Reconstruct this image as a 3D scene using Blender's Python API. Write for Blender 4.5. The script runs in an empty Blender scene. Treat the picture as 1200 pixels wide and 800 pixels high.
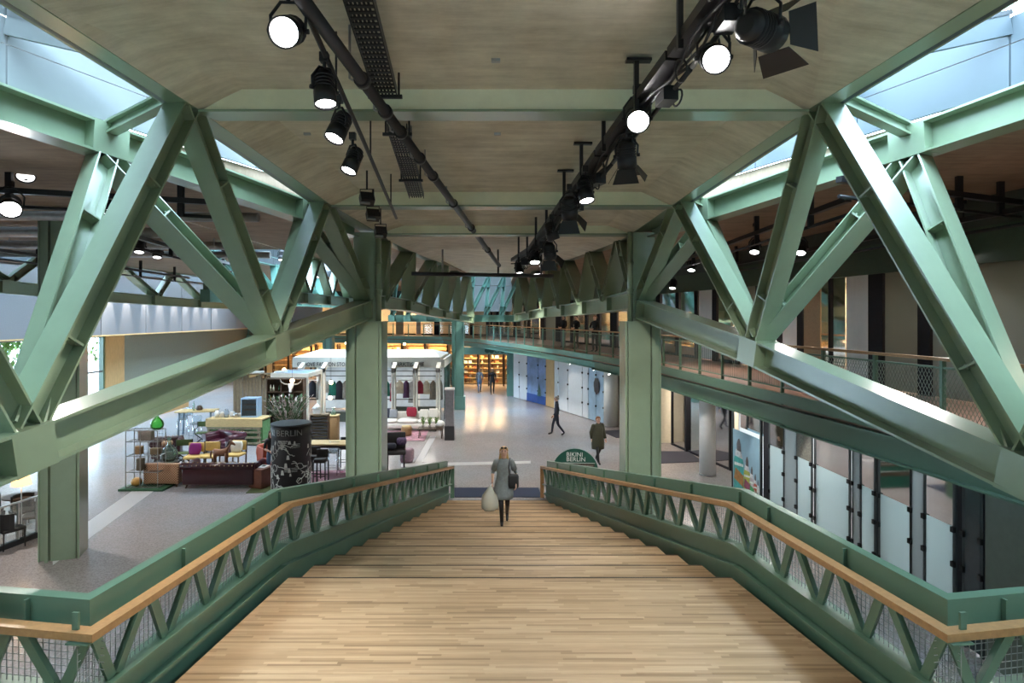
import bpy, bmesh, math, random
from mathutils import Vector as V, Matrix, Quaternion
random.seed(7)
scn = bpy.context.scene
COL = scn.collection
R = math.radians
# ---------------------------------------------------------------- camera, world, exposure
EYE, FOC, CX, CY = 5.45, 720.0, 591.0, 370.0
cam_d = bpy.data.cameras.new('camera'); cam = bpy.data.objects.new('camera', cam_d); COL.objects.link(cam)
cam.location = (0, 0, EYE); cam.rotation_euler = (R(90), 0, 0)
cam_d.sensor_width = 36; cam_d.lens = FOC/1200*36
cam_d.shift_x = (600-CX)/1200; cam_d.shift_y = -(400-CY)/1200
cam_d.clip_start = 0.05; cam_d.clip_end = 300
scn.camera = cam
scn.view_settings.view_transform = 'Standard'; scn.view_settings.look = 'None'
scn.view_settings.gamma = 1.0; scn.view_settings.use_curve_mapping = False
scn.view_settings.exposure = 0.82
cy = scn.cycles
cy.use_denoising = True; cy.max_bounces = 7; cy.diffuse_bounces = 4; cy.glossy_bounces = 3
cy.transmission_bounces = 4; cy.transparent_max_bounces = 24; cy.sample_clamp_indirect = 4.0
cy.caustics_reflective = False; cy.caustics_refractive = False; cy.use_light_tree = True
world = bpy.data.worlds.new('overcast_sky'); scn.world = world; world.use_nodes = True
_wn = world.node_tree.nodes; _bg = _wn['Background']
_tc = _wn.new('ShaderNodeTexCoord'); _sx = _wn.new('ShaderNodeSeparateXYZ'); _mr = _wn.new('ShaderNodeMapRange'); _mr.inputs['From Min'].default_value = -1.0; _mr.inputs['From Max'].default_value = 1.0; _ad = _wn.new('ShaderNodeMath'); _ad.operation = 'MULTIPLY_ADD'; _ad.inputs[1].default_value = .4; _nz = _wn.new('ShaderNodeTexNoise'); _nz.inputs['Scale'].default_value = 2.0
_cr = _wn.new('ShaderNodeValToRGB')
_cr.color_ramp.elements[0].color = (.54, .77, 1.0, 1); _cr.color_ramp.elements[1].color = (.66, .85, 1.0, 1)
_cr.color_ramp.elements[0].position = .35; _cr.color_ramp.elements[1].position = 1.0
_wl = world.node_tree.links
_wl.new(_tc.outputs['Generated'], _nz.inputs['Vector']); _wl.new(_tc.outputs['Generated'], _sx.inputs[0]); _wl.new(_sx.outputs['X'], _mr.inputs['Value']); _wl.new(_nz.outputs['Fac'], _ad.inputs[0]); _ad.inputs[2].default_value = .45; _wl.new(_ad.outputs[0], _cr.inputs['Fac'])
_wl.new(_cr.outputs['Color'], _bg.inputs['Color'])
_bg.inputs['Strength'].default_value = 13.5
LAMP = 1.0      # one factor for all lamps

# ---------------------------------------------------------------- helpers
def P(px, py, Y):
    "point seen at pixel (px, py) of the photograph at depth Y"
    return V(((px-CX)*Y/FOC, Y, EYE-(py-CY)*Y/FOC))
def G(px, py, z=0.0):
    "point of the level z seen at pixel (px, py)"
    return P(px, py, FOC*(EYE-z)/(py-CY))
def tag(o, label=None, cat=None, group=None, kind=None):
    if label: o['label'] = label
    if cat: o['category'] = cat
    if group: o['group'] = group
    if kind: o['kind'] = kind
    return o
def thing(name, label, cat, loc=(0, 0, 0), rz=0, group=None):
    o = bpy.data.objects.new(name, None); COL.objects.link(o)
    o.empty_display_size = .2
    o.location = loc; o.rotation_euler = (0, 0, rz)
    return tag(o, label, cat, group)
def frame(d, up=V((0, 0, 1))):
    d = d.normalized(); u = up - d*up.dot(d)
    if u.length < 1e-4:
        u = V((1, 0, 0)) - d*d.x
    u.normalize(); s = d.cross(u).normalized()
    return d, u, s
class MB:
    def __init__(s): s.v = []; s.f = []; s.sm = []; s.mi = []; s.cm = 0
    def add(s, vs, fs, smooth=False):
        n = len(s.v); s.v += [V(p) for p in vs]
        for k, f in enumerate(fs):
            s.f.append([n+i for i in f])
            s.sm.append(smooth if isinstance(smooth, bool) else smooth[k]); s.mi.append(s.cm)
        return s
    def hexa(s, p):
        return s.add(p, [(0, 3, 2, 1), (4, 5, 6, 7), (0, 1, 5, 4), (1, 2, 6, 5), (2, 3, 7, 6), (3, 0, 4, 7)])
    def box(s, x0, x1, y0, y1, z0, z1):
        return s.hexa([(x0, y0, z0), (x1, y0, z0), (x1, y1, z0), (x0, y1, z0), (x0, y0, z1), (x1, y0, z1), (x1, y1, z1), (x0, y1, z1)])
    def cbox(s, c, sx, sy, sz, rz=0, tilt=None):
        m = Matrix.Rotation(rz, 3, 'Z')
        if tilt: m = m @ Matrix.Rotation(tilt[1], 3, tilt[0])
        c = V(c)
        return s.hexa([c + m @ V((a*sx/2, b*sy/2, e*sz/2)) for e in (-1, 1) for a, b in ((-1, -1), (1, -1), (1, 1), (-1, 1))])
    def rbox(s, c, sx, sy, sz, r=.03, rz=0, n=2):
        "box with rounded vertical and horizontal edges (stack of inset outlines)"
        c = V(c); m = Matrix.Rotation(rz, 3, 'Z'); r = min(r, sx/2.01, sy/2.01, sz/2.01)
        rings = []
        for k in range(n+1):
            a = math.pi/2*k/n
            rings.append((r*(1-math.sin(a)), -sz/2 + r*(1-math.cos(a))))
        prof = rings + [(i, -z) for i, z in reversed(rings)]
        vs = []; q = 3
        for ins, z in prof:
            rr = max(r-ins, .0005); hx, hy = sx/2-ins, sy/2-ins
            for ci, (ax, ay) in enumerate(((1, 1), (-1, 1), (-1, -1), (1, -1))):
                for j in range(q):
                    t = math.pi/2*(ci + j/(q-1))
                    vs.append(c + m @ V((ax*(hx-rr)+rr*math.cos(t), ay*(hy-rr)+rr*math.sin(t), z)))
        w = 4*q; fs = [tuple(reversed(range(w)))]; sm = [False]
        for k in range(len(prof)-1):
            for i in range(w):
                j = (i+1) % w
                fs.append((k*w+i, k*w+j, (k+1)*w+j, (k+1)*w+i)); sm.append(True)
        fs.append(tuple(range((len(prof)-1)*w, len(prof)*w))); sm.append(False)
        return s.add(vs, fs, sm)
    def bar(s, p0, p1, w, h, up=V((0, 0, 1))):
        p0, p1 = V(p0), V(p1); d, u, t = frame(p1-p0, V(up))
        return s.hexa([p + t*a*w/2 + u*b*h/2 for p in (p0, p1) for a, b in ((-1, -1), (1, -1), (1, 1), (-1, 1))])
    def extr(s, p0, p1, prof, up=V((0, 0, 1))):
        "profile (side, up) swept from p0 to p1"
        p0, p1 = V(p0), V(p1); d, u, t = frame(p1-p0, V(up)); n = len(prof)
        vs = [p + t*a + u*b for p in (p0, p1) for a, b in prof]
        fs = [(i, (i+1) % n, n+(i+1) % n, n+i) for i in range(n)] + [tuple(range(n-1, -1, -1)), tuple(range(n, 2*n))]
        return s.add(vs, fs)
    def ibeam(s, p0, p1, w, h, up=V((0, 0, 1)), tf=.03, tw=.024):
        a, b, c, e = w/2, h/2, tw/2, h/2-tf
        return s.extr(p0, p1, [(-a, -b), (a, -b), (a, -e), (c, -e), (c, e), (a, e), (a, b), (-a, b), (-a, e), (-c, e), (-c, -e), (-a, -e)], up)
    def tube(s, pts, r, n=8, caps=True):
        pts = [V(p) for p in pts]; rs = r if isinstance(r, (list, tuple)) else [r]*len(pts)
        vs = []; prev = None
        for i, p in enumerate(pts):
            d = (pts[min(i+1, len(pts)-1)] - pts[max(i-1, 0)])
            if prev is None: d_, u, t = frame(d)
            else:
                d_, u, t = frame(d, prev)
            prev = u
            for k in range(n):
                a = 2*math.pi*k/n
                vs.append(p + (t*math.cos(a) + u*math.sin(a))*rs[i])
        fs = []; sm = []
        for i in range(len(pts)-1):
            for k in range(n):
                l = (k+1) % n
                fs.append((i*n+k, i*n+l, (i+1)*n+l, (i+1)*n+k)); sm.append(n > 5)
        if caps:
            fs += [tuple(range(n-1, -1, -1)), tuple(range((len(pts)-1)*n, len(pts)*n))]; sm += [False, False]
        return s.add(vs, fs, sm)
    def lathe(s, prof, c=(0, 0, 0), n=16, axis=None, sx=1, sy=1, smooth=True):
        "profile of (radius, height) turned round an axis through c"
        c = V(c)
        if axis is None: d, u, t = V((0, 0, 1)), V((0, 1, 0)), V((1, 0, 0))
        else:
            d, u, t = frame(V(axis))
        vs = []
        for r, h in prof:
            for k in range(n):
                a = 2*math.pi*k/n
                vs.append(c + d*h + t*(math.cos(a)*r*sx) + u*(math.sin(a)*r*sy))
        fs = []; sm = []
        for i in range(len(prof)-1):
            for k in range(n):
                l = (k+1) % n
                fs.append((i*n+k, i*n+l, (i+1)*n+l, (i+1)*n+k)); sm.append(smooth)
        fs += [tuple(range(n-1, -1, -1)), tuple(range((len(prof)-1)*n, len(prof)*n))]; sm += [False, False]
        return s.add(vs, fs, sm)
    def ball(s, c, rx, ry=None, rz=None, n=12, m=8):
        ry = ry or rx; rz = rz or rx
        return s.lathe([(max(math.sin(math.pi*i/m), .01)*rx, -math.cos(math.pi*i/m)*rz) for i in range(m+1)], c, n, sy=ry/rx)
    def quad(s, a, b, c, d): return s.add([a, b, c, d], [(0, 1, 2, 3)])
    def plate(s, pts, th):
        "flat polygon given thickness along its normal"
        pts = [V(p) for p in pts]; nrm = V((0, 0, 0)); n = len(pts)
        for i in range(n): nrm += pts[i].cross(pts[(i+1) % n])
        nrm.normalize(); o = nrm*th
        return s.add(pts + [p - o for p in pts], [tuple(range(n)), tuple(range(2*n-1, n-1, -1))] + [(i, n+i, n+(i+1) % n, (i+1) % n) for i in range(n)])
    def prism(s, poly, z0, z1):
        n = len(poly); a = sum(poly[i][0]*poly[(i+1) % n][1]-poly[(i+1) % n][0]*poly[i][1] for i in range(n))
        if a < 0: poly = poly[::-1]
        return s.add([(x, y, z0) for x, y in poly] + [(x, y, z1) for x, y in poly],
                     [tuple(range(n-1, -1, -1)), tuple(range(n, 2*n))] + [(i, (i+1) % n, n+(i+1) % n, n+i) for i in range(n)])
    def loft(s, rings, smooth=True, caps=True):
        n = len(rings[0]); vs = [p for r in rings for p in r]; fs = []; sm = []
        for i in range(len(rings)-1):
            for k in range(n):
                l = (k+1) % n
                fs.append((i*n+k, i*n+l, (i+1)*n+l, (i+1)*n+k)); sm.append(smooth)
        if caps:
            fs += [tuple(range(n-1, -1, -1)), tuple(range((len(rings)-1)*n, len(rings)*n))]; sm += [False, False]
        return s.add(vs, fs, sm)
    def build(s, name, mat, parent=None, local=False, kind=None, label=None):
        me = bpy.data.meshes.new(name)
        off = V((0, 0, 0))
        if parent is not None and not local:
            q = parent
            while q is not None:
                off += V(q.location); q = q.parent
        me.from_pydata([tuple(p-off) for p in s.v], [], s.f)
        mats = mat if isinstance(mat, (list, tuple)) else [mat]
        for m in mats: me.materials.append(m)
        me.polygons.foreach_set('use_smooth', s.sm); me.polygons.foreach_set('material_index', s.mi)
        me.validate(); me.update()
        o = bpy.data.objects.new(name, me); COL.objects.link(o)
        if parent is not None: o.parent = parent
        if kind: o['kind'] = kind
        if label: o['label'] = label
        return o
def struct(name, mb, mat, parent=None):
    return mb.build(name, mat, parent, kind=None if parent else 'structure')
def solo(mb, name, mat, label, cat, group=None, kind=None):
    "a thing that is one mesh: origin moved to the middle of its foot"
    xs = [p.x for p in mb.v]; ys = [p.y for p in mb.v]; zs = [p.z for p in mb.v]
    c = V(((min(xs)+max(xs))/2, (min(ys)+max(ys))/2, min(zs)))
    for p in mb.v: p -= c
    o = mb.build(name, mat); o.location = c
    return tag(o, label, cat, group, kind)
_kids = {}
def dup(root, loc, rz=None, label=None, group=None, scale=None):
    r = root.copy(); COL.objects.link(r); r.location = loc
    if rz is not None: r.rotation_euler = (0, 0, rz)
    if label: r['label'] = label
    if group: r['group'] = group
    if scale: r.scale = (scale,)*3
    def rec(src, dst):
        for ch in KIDS(src):
            c = ch.copy(); COL.objects.link(c); c.parent = dst; rec(ch, c)
    rec(root, r)
    return r
def KIDS(o):
    k = _kids.get(o.name)
    if k is None:
        k = [c for c in bpy.data.objects if c.parent == o]; _kids[o.name] = k
    return k
# ---------------------------------------------------------------- materials
MATS = {}
def nd(nt, t, **kw):
    n = nt.nodes.new(t)
    for k, v in kw.items():
        if k in n.inputs: n.inputs[k].default_value = v
        else: setattr(n, k, v)
    return n
def mat(name, color=(.5, .5, .5), rough=.5, metal=0.0, var=.0, vscale=8.0, bump=.0, bscale=60.0, spec=None, coat=0.0, emit=None, estr=0.0, stretch=None):
    if name in MATS: return MATS[name]
    m = bpy.data.materials.new(name); m.use_nodes = True; MATS[name] = m
    nt = m.node_tree; b = nt.nodes['Principled BSDF']; L = nt.links.new
    b.inputs['Base Color'].default_value = (*color, 1); b.inputs['Roughness'].default_value = rough; b.inputs['Metallic'].default_value = metal
    if spec is not None: b.inputs['Specular IOR Level'].default_value = spec
    if coat: b.inputs['Coat Weight'].default_value = coat; b.inputs['Coat Roughness'].default_value = .27
    if var or bump:
        tc = nd(nt, 'ShaderNodeTexCoord'); src = tc.outputs['Object']
        if stretch:
            mp = nd(nt, 'ShaderNodeMapping'); mp.inputs['Scale'].default_value = stretch; L(src, mp.inputs['Vector']); src = mp.outputs['Vector']
    if var:
        n = nd(nt, 'ShaderNodeTexNoise', Scale=vscale, Detail=5.0, Roughness=.6); L(src, n.inputs['Vector'])
        mr = nd(nt, 'ShaderNodeMapRange'); L(n.outputs['Fac'], mr.inputs['Value'])
        mr.inputs['From Min'].default_value = .25; mr.inputs['From Max'].default_value = .75
        mr.inputs['To Min'].default_value = 1-var; mr.inputs['To Max'].default_value = 1+var
        mx = nd(nt, 'ShaderNodeMix', data_type='RGBA', blend_type='MULTIPLY'); mx.inputs[0].default_value = 1
        mx.inputs[6].default_value = (*color, 1); L(mr.outputs['Result'], mx.inputs[7]); L(mx.outputs[2], b.inputs['Base Color'])
    if bump:
        n2 = nd(nt, 'ShaderNodeTexNoise', Scale=bscale, Detail=3.0); L(src, n2.inputs['Vector'])
        bp = nd(nt, 'ShaderNodeBump', Strength=bump, Distance=.01); L(n2.outputs['Fac'], bp.inputs['Height']); L(bp.outputs['Normal'], b.inputs['Normal'])
    if emit is not None:
        b.inputs['Emission Color'].default_value = (*emit, 1); b.inputs['Emission Strength'].default_value = estr
    return m
def glass(name, tint=(.9, .95, .95), opac=.12, rough=.05, diff=(.8, .9, .9)):
    "thin pane: mostly see-through, a little reflection, some diffuse film"
    if name in MATS: return MATS[name]
    m = bpy.data.materials.new(name); m.use_nodes = True; MATS[name] = m
    nt = m.node_tree; L = nt.links.new; out = nt.nodes['Material Output']; nt.nodes.remove(nt.nodes['Principled BSDF'])
    tr = nd(nt, 'ShaderNodeBsdfTransparent', Color=(*tint, 1)); gl = nd(nt, 'ShaderNodeBsdfGlossy', Roughness=rough); df = nd(nt, 'ShaderNodeBsdfDiffuse', Color=(*diff, 1))
    m1 = nd(nt, 'ShaderNodeMixShader', Fac=opac); L(tr.outputs[0], m1.inputs[1]); L(df.outputs[0], m1.inputs[2])
    fr = nd(nt, 'ShaderNodeFresnel', IOR=1.4); m2 = nd(nt, 'ShaderNodeMixShader'); L(fr.outputs[0], m2.inputs['Fac']); L(m1.outputs[0], m2.inputs[1]); L(gl.outputs[0], m2.inputs[2])
    L(m2.outputs[0], out.inputs['Surface'])
    return m
def frosted(name, col, opac=.93):
    m = bpy.data.materials.new(name); m.use_nodes = True; MATS[name] = m
    nt = m.node_tree; L = nt.links.new; out = nt.nodes['Material Output']; nt.nodes.remove(nt.nodes['Principled BSDF'])
    tl = nd(nt, 'ShaderNodeBsdfTranslucent', Color=(*col, 1)); df = nd(nt, 'ShaderNodeBsdfDiffuse', Color=(*col, 1)); tr = nd(nt, 'ShaderNodeBsdfTransparent', Color=(.85, .9, .9, 1)); gl = nd(nt, 'ShaderNodeBsdfGlossy', Roughness=.3)
    a = nd(nt, 'ShaderNodeMixShader', Fac=.5); L(tl.outputs[0], a.inputs[1]); L(df.outputs[0], a.inputs[2])
    b = nd(nt, 'ShaderNodeMixShader', Fac=opac); L(tr.outputs[0], b.inputs[1]); L(a.outputs[0], b.inputs[2])
    c = nd(nt, 'ShaderNodeMixShader', Fac=.05); L(b.outputs[0], c.inputs[1]); L(gl.outputs[0], c.inputs[2]); L(c.outputs[0], out.inputs['Surface'])
    return m
def planks(name, c0, c1, c2, row=.034, ln=.55, rough=.42, axis='X'):
    m = bpy.data.materials.new(name); m.use_nodes = True; MATS[name] = m
    nt = m.node_tree; L = nt.links.new; b = nt.nodes['Principled BSDF']; b.inputs['Roughness'].default_value = rough
    tc = nd(nt, 'ShaderNodeTexCoord'); sp = nd(nt, 'ShaderNodeSeparateXYZ'); L(tc.outputs['Object'], sp.inputs[0])
    a, c = ('X', 'Y') if axis == 'X' else ('Y', 'X')
    def mth(op, i0, i1=None, v=None):
        n = nd(nt, 'ShaderNodeMath', operation=op); L(i0, n.inputs[0])
        if i1 is not None: L(i1, n.inputs[1])
        elif v is not None: n.inputs[1].default_value = v
        return n.outputs[0]
    rw = mth('DIVIDE', sp.outputs[c], v=row); rf = mth('FLOOR', rw)
    wn = nd(nt, 'ShaderNodeTexWhiteNoise', noise_dimensions='1D'); L(rf, wn.inputs['W'])
    xs = mth('DIVIDE', sp.outputs[a], v=ln); xo = mth('ADD', xs, wn.outputs['Value']); xf = mth('FLOOR', xo)
    cb = nd(nt, 'ShaderNodeCombineXYZ'); L(xf, cb.inputs[0]); L(rf, cb.inputs[1])
    w2 = nd(nt, 'ShaderNodeTexWhiteNoise', noise_dimensions='2D'); L(cb.outputs[0], w2.inputs['Vector'])
    rp = nd(nt, 'ShaderNodeValToRGB'); e = rp.color_ramp.elements
    e[0].color = (*c0, 1); e[1].color = (*c2, 1); e[0].position = 0; x = e.new(.3); x.color = (*c1, 1); x2 = e.new(.75); x2.color = (*[(p+q)/2 for p, q in zip(c1, c2)], 1)
    L(w2.outputs['Value'], rp.inputs['Fac'])
    mp = nd(nt, 'ShaderNodeMapping'); mp.inputs['Scale'].default_value = (3, 60, 60) if axis == 'X' else (60, 3, 60); L(tc.outputs['Object'], mp.inputs['Vector'])
    nz = nd(nt, 'ShaderNodeTexNoise', Scale=1.0, Detail=4.0); L(mp.outputs[0], nz.inputs['Vector'])
    mr = nd(nt, 'ShaderNodeMapRange'); mr.inputs['To Min'].default_value = .75; mr.inputs['To Max'].default_value = 1.2; L(nz.outputs['Fac'], mr.inputs['Value'])
    mx = nd(nt, 'ShaderNodeMix', data_type='RGBA', blend_type='MULTIPLY'); mx.inputs[0].default_value = 1; L(rp.outputs[0], mx.inputs[6]); L(mr.outputs[0], mx.inputs[7])
    L(mx.outputs[2], b.inputs['Base Color'])
    bp = nd(nt, 'ShaderNodeBump', Strength=.25, Distance=.004); L(w2.outputs['Value'], bp.inputs['Height']); L(bp.outputs[0], b.inputs['Normal'])
    return m
def terrazzo():
    m = bpy.data.materials.new('terrazzo'); m.use_nodes = True
    nt = m.node_tree; L = nt.links.new; b = nt.nodes['Principled BSDF']
    tc = nd(nt, 'ShaderNodeTexCoord')
    v1 = nd(nt, 'ShaderNodeTexVoronoi', Scale=38.0); L(tc.outputs['Object'], v1.inputs['Vector'])
    r1 = nd(nt, 'ShaderNodeValToRGB'); e = r1.color_ramp.elements; e[0].color = (.27, .265, .27, 1); e[1].color = (.36, .36, .37, 1); e[0].position = .1; e[1].position = .75
    sx = nd(nt, 'ShaderNodeSeparateColor'); L(v1.outputs['Color'], sx.inputs[0]); L(sx.outputs[0], r1.inputs['Fac'])
    n = nd(nt, 'ShaderNodeTexNoise', Scale=.6, Detail=5.0); L(tc.outputs['Object'], n.inputs['Vector'])
    mr = nd(nt, 'ShaderNodeMapRange'); mr.inputs['To Min'].default_value = .88; mr.inputs['To Max'].default_value = 1.12; L(n.outputs['Fac'], mr.inputs['Value'])
    mx = nd(nt, 'ShaderNodeMix', data_type='RGBA', blend_type='MULTIPLY'); mx.inputs[0].default_value = 1; L(r1.outputs[0], mx.inputs[6]); L(mr.outputs[0], mx.inputs[7])
    n3 = nd(nt, 'ShaderNodeTexNoise', Scale=.11, Detail=3.0); L(tc.outputs['Object'], n3.inputs['Vector']); r3 = nd(nt, 'ShaderNodeValToRGB'); e = r3.color_ramp.elements; e[0].position = .42; e[1].position = .6; e[0].color = (1.06, .93, .88, 1); e[1].color = (.95, 1.0, 1.07, 1); L(n3.outputs['Fac'], r3.inputs['Fac'])
    m4 = nd(nt, 'ShaderNodeMix', data_type='RGBA', blend_type='MULTIPLY'); m4.inputs[0].default_value = 1; L(mx.outputs[2], m4.inputs[6]); L(r3.outputs[0], m4.inputs[7]); L(m4.outputs[2], b.inputs['Base Color'])
    b.inputs['Roughness'].default_value = .21
    return m
def concrete(name, color, dark):
    "board-marked concrete: faint lines across, blotches"
    m = bpy.data.materials.new(name); m.use_nodes = True
    nt = m.node_tree; L = nt.links.new; b = nt.nodes['Principled BSDF']; b.inputs['Roughness'].default_value = .8
    tc = nd(nt, 'ShaderNodeTexCoord')
    n1 = nd(nt, 'ShaderNodeTexNoise', Scale=1.3, Detail=8.0, Roughness=.65); L(tc.outputs['Object'], n1.inputs['Vector'])
    mp = nd(nt, 'ShaderNodeMapping'); mp.inputs['Scale'].default_value = (.7, 5, 1); L(tc.outputs['Object'], mp.inputs['Vector'])
    n2 = nd(nt, 'ShaderNodeTexNoise', Scale=1.5, Detail=6.0, Roughness=.7); L(mp.outputs[0], n2.inputs['Vector'])
    ad = nd(nt, 'ShaderNodeMath', operation='ADD'); L(n1.outputs['Fac'], ad.inputs[0]); L(n2.outputs['Fac'], ad.inputs[1])
    r = nd(nt, 'ShaderNodeValToRGB'); e = r.color_ramp.elements; e[0].position = .37; e[1].position = .63; e[0].color = (*dark, 1); e[1].color = (*color, 1)
    hf = nd(nt, 'ShaderNodeMath', operation='MULTIPLY'); hf.inputs[1].default_value = .5; L(ad.outputs[0], hf.inputs[0]); L(hf.outputs[0], r.inputs['Fac'])
    L(r.outputs[0], b.inputs['Base Color'])
    bp = nd(nt, 'ShaderNodeBump', Strength=.3, Distance=.01); L(n2.outputs['Fac'], bp.inputs['Height']); L(bp.outputs[0], b.inputs['Normal'])
    return m
GREEN = mat('green_paint', (.238, .312, .205), .28, coat=1.0, var=.06, vscale=3, bump=.03, bscale=120)
GREEN_D = mat('green_paint_rail', (.09, .165, .11), .33, var=.06, vscale=4)
TEAL = mat('teal_paint_or_tint', (.16, .34, .29), .4, var=.06, vscale=3)  # own colour of the teal parts, also the skylight tint on two trusses
BLACK = mat('black_metal', (.012, .012, .014), .4, var=.1)
BLACKM = mat('black_matt', (.02, .02, .022), .7, var=.1)
STEEL = mat('steel', (.55, .55, .55), .3, 1.0, var=.1)
GALV = mat('galvanised_steel', (.4, .4, .4), .45, .8, var=.15)
WIRE = mat('wire_steel', (.32, .35, .34), .4, .6, var=.1)
WHITE = mat('white_paint', (.75, .75, .73), .5, var=.04)
CREAM = mat('cream_wall', (.68, .6, .45), .7, var=.06)
OAK = planks('oak_strips', (.27, .168, .085), (.405, .265, .145), (.53, .37, .22), ln=.7)
OAKR = mat('oak_rail', (.33, .175, .07), .4, var=.2, vscale=5, stretch=(4, 4, 4), bump=.02)
PINE = mat('pine_wood', (.56, .42, .2), .6, var=.2, vscale=6, stretch=(1, 1, 6))
DWOOD = mat('dark_wood', (.06, .035, .02), .45, var=.25, vscale=8)
RWOOD = mat('weathered_wood', (.2, .15, .09), .75, var=.35, vscale=7, stretch=(6, 6, 1))
PLYWOOD = mat('ply_panel', (.62, .42, .2), .5, var=.12, vscale=3, stretch=(5, 5, 1))
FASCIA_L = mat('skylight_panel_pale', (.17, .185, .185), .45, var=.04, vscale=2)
TERR = terrazzo()
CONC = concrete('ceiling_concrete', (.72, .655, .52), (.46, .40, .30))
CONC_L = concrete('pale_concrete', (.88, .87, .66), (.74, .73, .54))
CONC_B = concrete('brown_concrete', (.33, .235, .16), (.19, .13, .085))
STRIPE = mat('pale_terrazzo', (.56, .55, .55), .3, var=.08, vscale=30)
MAT_DARK = mat('entrance_mat', (.03, .028, .04), .9, var=.15, vscale=40)
BLUEMAT = mat('blue_mat', (.022, .032, .065), .85, var=.15, vscale=40)
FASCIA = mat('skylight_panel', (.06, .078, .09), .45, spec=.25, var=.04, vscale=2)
GLASS = glass('clear_glass', (.93, .97, .97), .04)
SKYGLASS = glass('roof_glass', (.95, .98, 1.0), .03)
FROST = frosted('frosted_glass', (.62, .72, .73))
GREYW = mat('grey_bulkhead', (.21, .215, .23), .4, .15, var=.06, vscale=20)
GREYG = mat('grey_green_wall', (.27, .3, .25), .7, var=.06)
DARKW = mat('dark_green_wall', (.06, .075, .06), .7, var=.1)
REDFLOOR = mat('red_brown_floor', (.26, .14, .095), .35, var=.2, vscale=4)
SKIN = mat('skin', (.62, .36, .26), .5, var=.05)
def emis(name, col, s):
    return mat(name, (.8, .8, .8), .5, emit=col, estr=s)
# ================================================================ SETTING
m = MB(); m.box(-60, 30, -8, 75, -.3, 0); floor_o = struct('floor', m, TERR)
SN = [0]
def strip(pts):
    SN[0] += 1; b = MB(); b.prism([(p.x, p.y) for p in pts], -.01, .002+.0015*SN[0]); b.build('inlay_strip', STRIPE, floor_o)
strip([G(60, 641), G(165, 568), G(190, 568), G(62, 662)])
strip([G(478, 556), G(504, 511), G(511, 511), G(487, 556)])
strip([G(470, 547), G(622, 543), G(622, 540), G(470, 543)])
# ---- concrete ceiling over the stair axis
SEC = [(-8, -7.6, 8.0, 9.8, 1.2, .2), (2, -5.2, 5.5, 8.7, 1.3, .2), (5.53, -4.25, 4.29, 8.29, 1.25, .2), (7.7, -3.84, 3.82, 8.04, .55, .25), (11.8, -3.33, 3.23, 7.58, .6, .25),
       (14, -2.84, 2.9, 7.33, .55, .18), (16, -3.0, 2.98, 7.38, .5, .15), (20, -2.94, 2.75, 7.5, .5, .12), (26, -2.74, 2.3, 7.7, .4, .1), (35.5, -2.05, .8, 7.82, .3, .08)]
ceil = thing('ceiling', None, None); ceil['kind'] = 'structure'
for (a, b) in zip(SEC[:-1], SEC[1:]):
    def ring(s):
        Y, xl, xr, z, ins, rise = s
        return [V((xl, Y, z)), V((xl+ins, Y, z+rise)), V((xr-ins, Y, z+rise)), V((xr, Y, z)), V((xr, Y, z+.45)), V((xl, Y, z+.45))]
    m = MB(); m.loft([ring(a), ring(b)], smooth=False); m.build('ceiling_slab', CONC, ceil)
def cross_beam(s, w=.37):
    Y, xl, xr, z, ins, rise = s
    m = MB(); m.box(xl, xr, Y, Y+w, z-.03, z); m.box(xl, xr, Y+w/2-.02, Y+w/2+.02, z, z+.3); m.build('beam_flange', GREEN, ceil)
    m = MB(); m.add([(xl+.05, Y+.02, z+.001), (xr-.05, Y+.02, z+.001), (xr-ins, Y, z+rise+.02), (xl+ins, Y, z+rise+.02),
                     (xl+.05, Y+w-.02, z+.001), (xr-.05, Y+w-.02, z+.001), (xr-ins, Y+w, z+rise+.02), (xl+ins, Y+w, z+rise+.02)],
                    [(0, 1, 2, 3), (5, 4, 7, 6), (4, 0, 3, 7), (1, 5, 6, 2), (0, 4, 5, 1), (3, 2, 6, 7)])
    m.build('beam_haunch', CONC_L, ceil)
for s in (SEC[3], SEC[4], SEC[5]): cross_beam(s)
# small junction boxes and anchor plates let into the slab
for px, py, Y in ((581, 71, 6.2), (583, 157, 8.4), (360, 157, 8.5)):
    p = P(px, py, Y); m = MB(); m.cbox((p.x, p.y, p.z), .09, .05, .03); m.build('ceiling_anchor', GALV, ceil)
# ---- outer roof slabs with openings for the skylights
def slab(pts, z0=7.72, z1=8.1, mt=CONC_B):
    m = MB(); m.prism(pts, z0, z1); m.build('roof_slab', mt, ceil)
OL = [(-7.9, 1.0), (-5.36, 8.2), (-3.92, 12.1), (-3.35, 13.9)]      # outer chord, left, in plan
OR = [(8.0, 1.0), (5.45, 8.2), (3.95, 12.1), (3.3, 13.9)]
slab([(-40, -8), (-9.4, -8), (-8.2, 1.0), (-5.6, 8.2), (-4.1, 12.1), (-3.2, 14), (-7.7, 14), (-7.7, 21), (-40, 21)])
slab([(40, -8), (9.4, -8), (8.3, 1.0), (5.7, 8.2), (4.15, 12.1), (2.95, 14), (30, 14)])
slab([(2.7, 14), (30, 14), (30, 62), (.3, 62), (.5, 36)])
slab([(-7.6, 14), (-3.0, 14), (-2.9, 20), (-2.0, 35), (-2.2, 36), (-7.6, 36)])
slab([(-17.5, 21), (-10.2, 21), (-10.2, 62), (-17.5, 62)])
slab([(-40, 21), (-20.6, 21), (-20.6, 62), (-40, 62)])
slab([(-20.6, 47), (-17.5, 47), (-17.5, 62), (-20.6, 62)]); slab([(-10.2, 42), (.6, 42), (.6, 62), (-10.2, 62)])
slab([(-10.2, 36), (-6.6, 36), (-6.6, 42), (-10.2, 42)])
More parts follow.
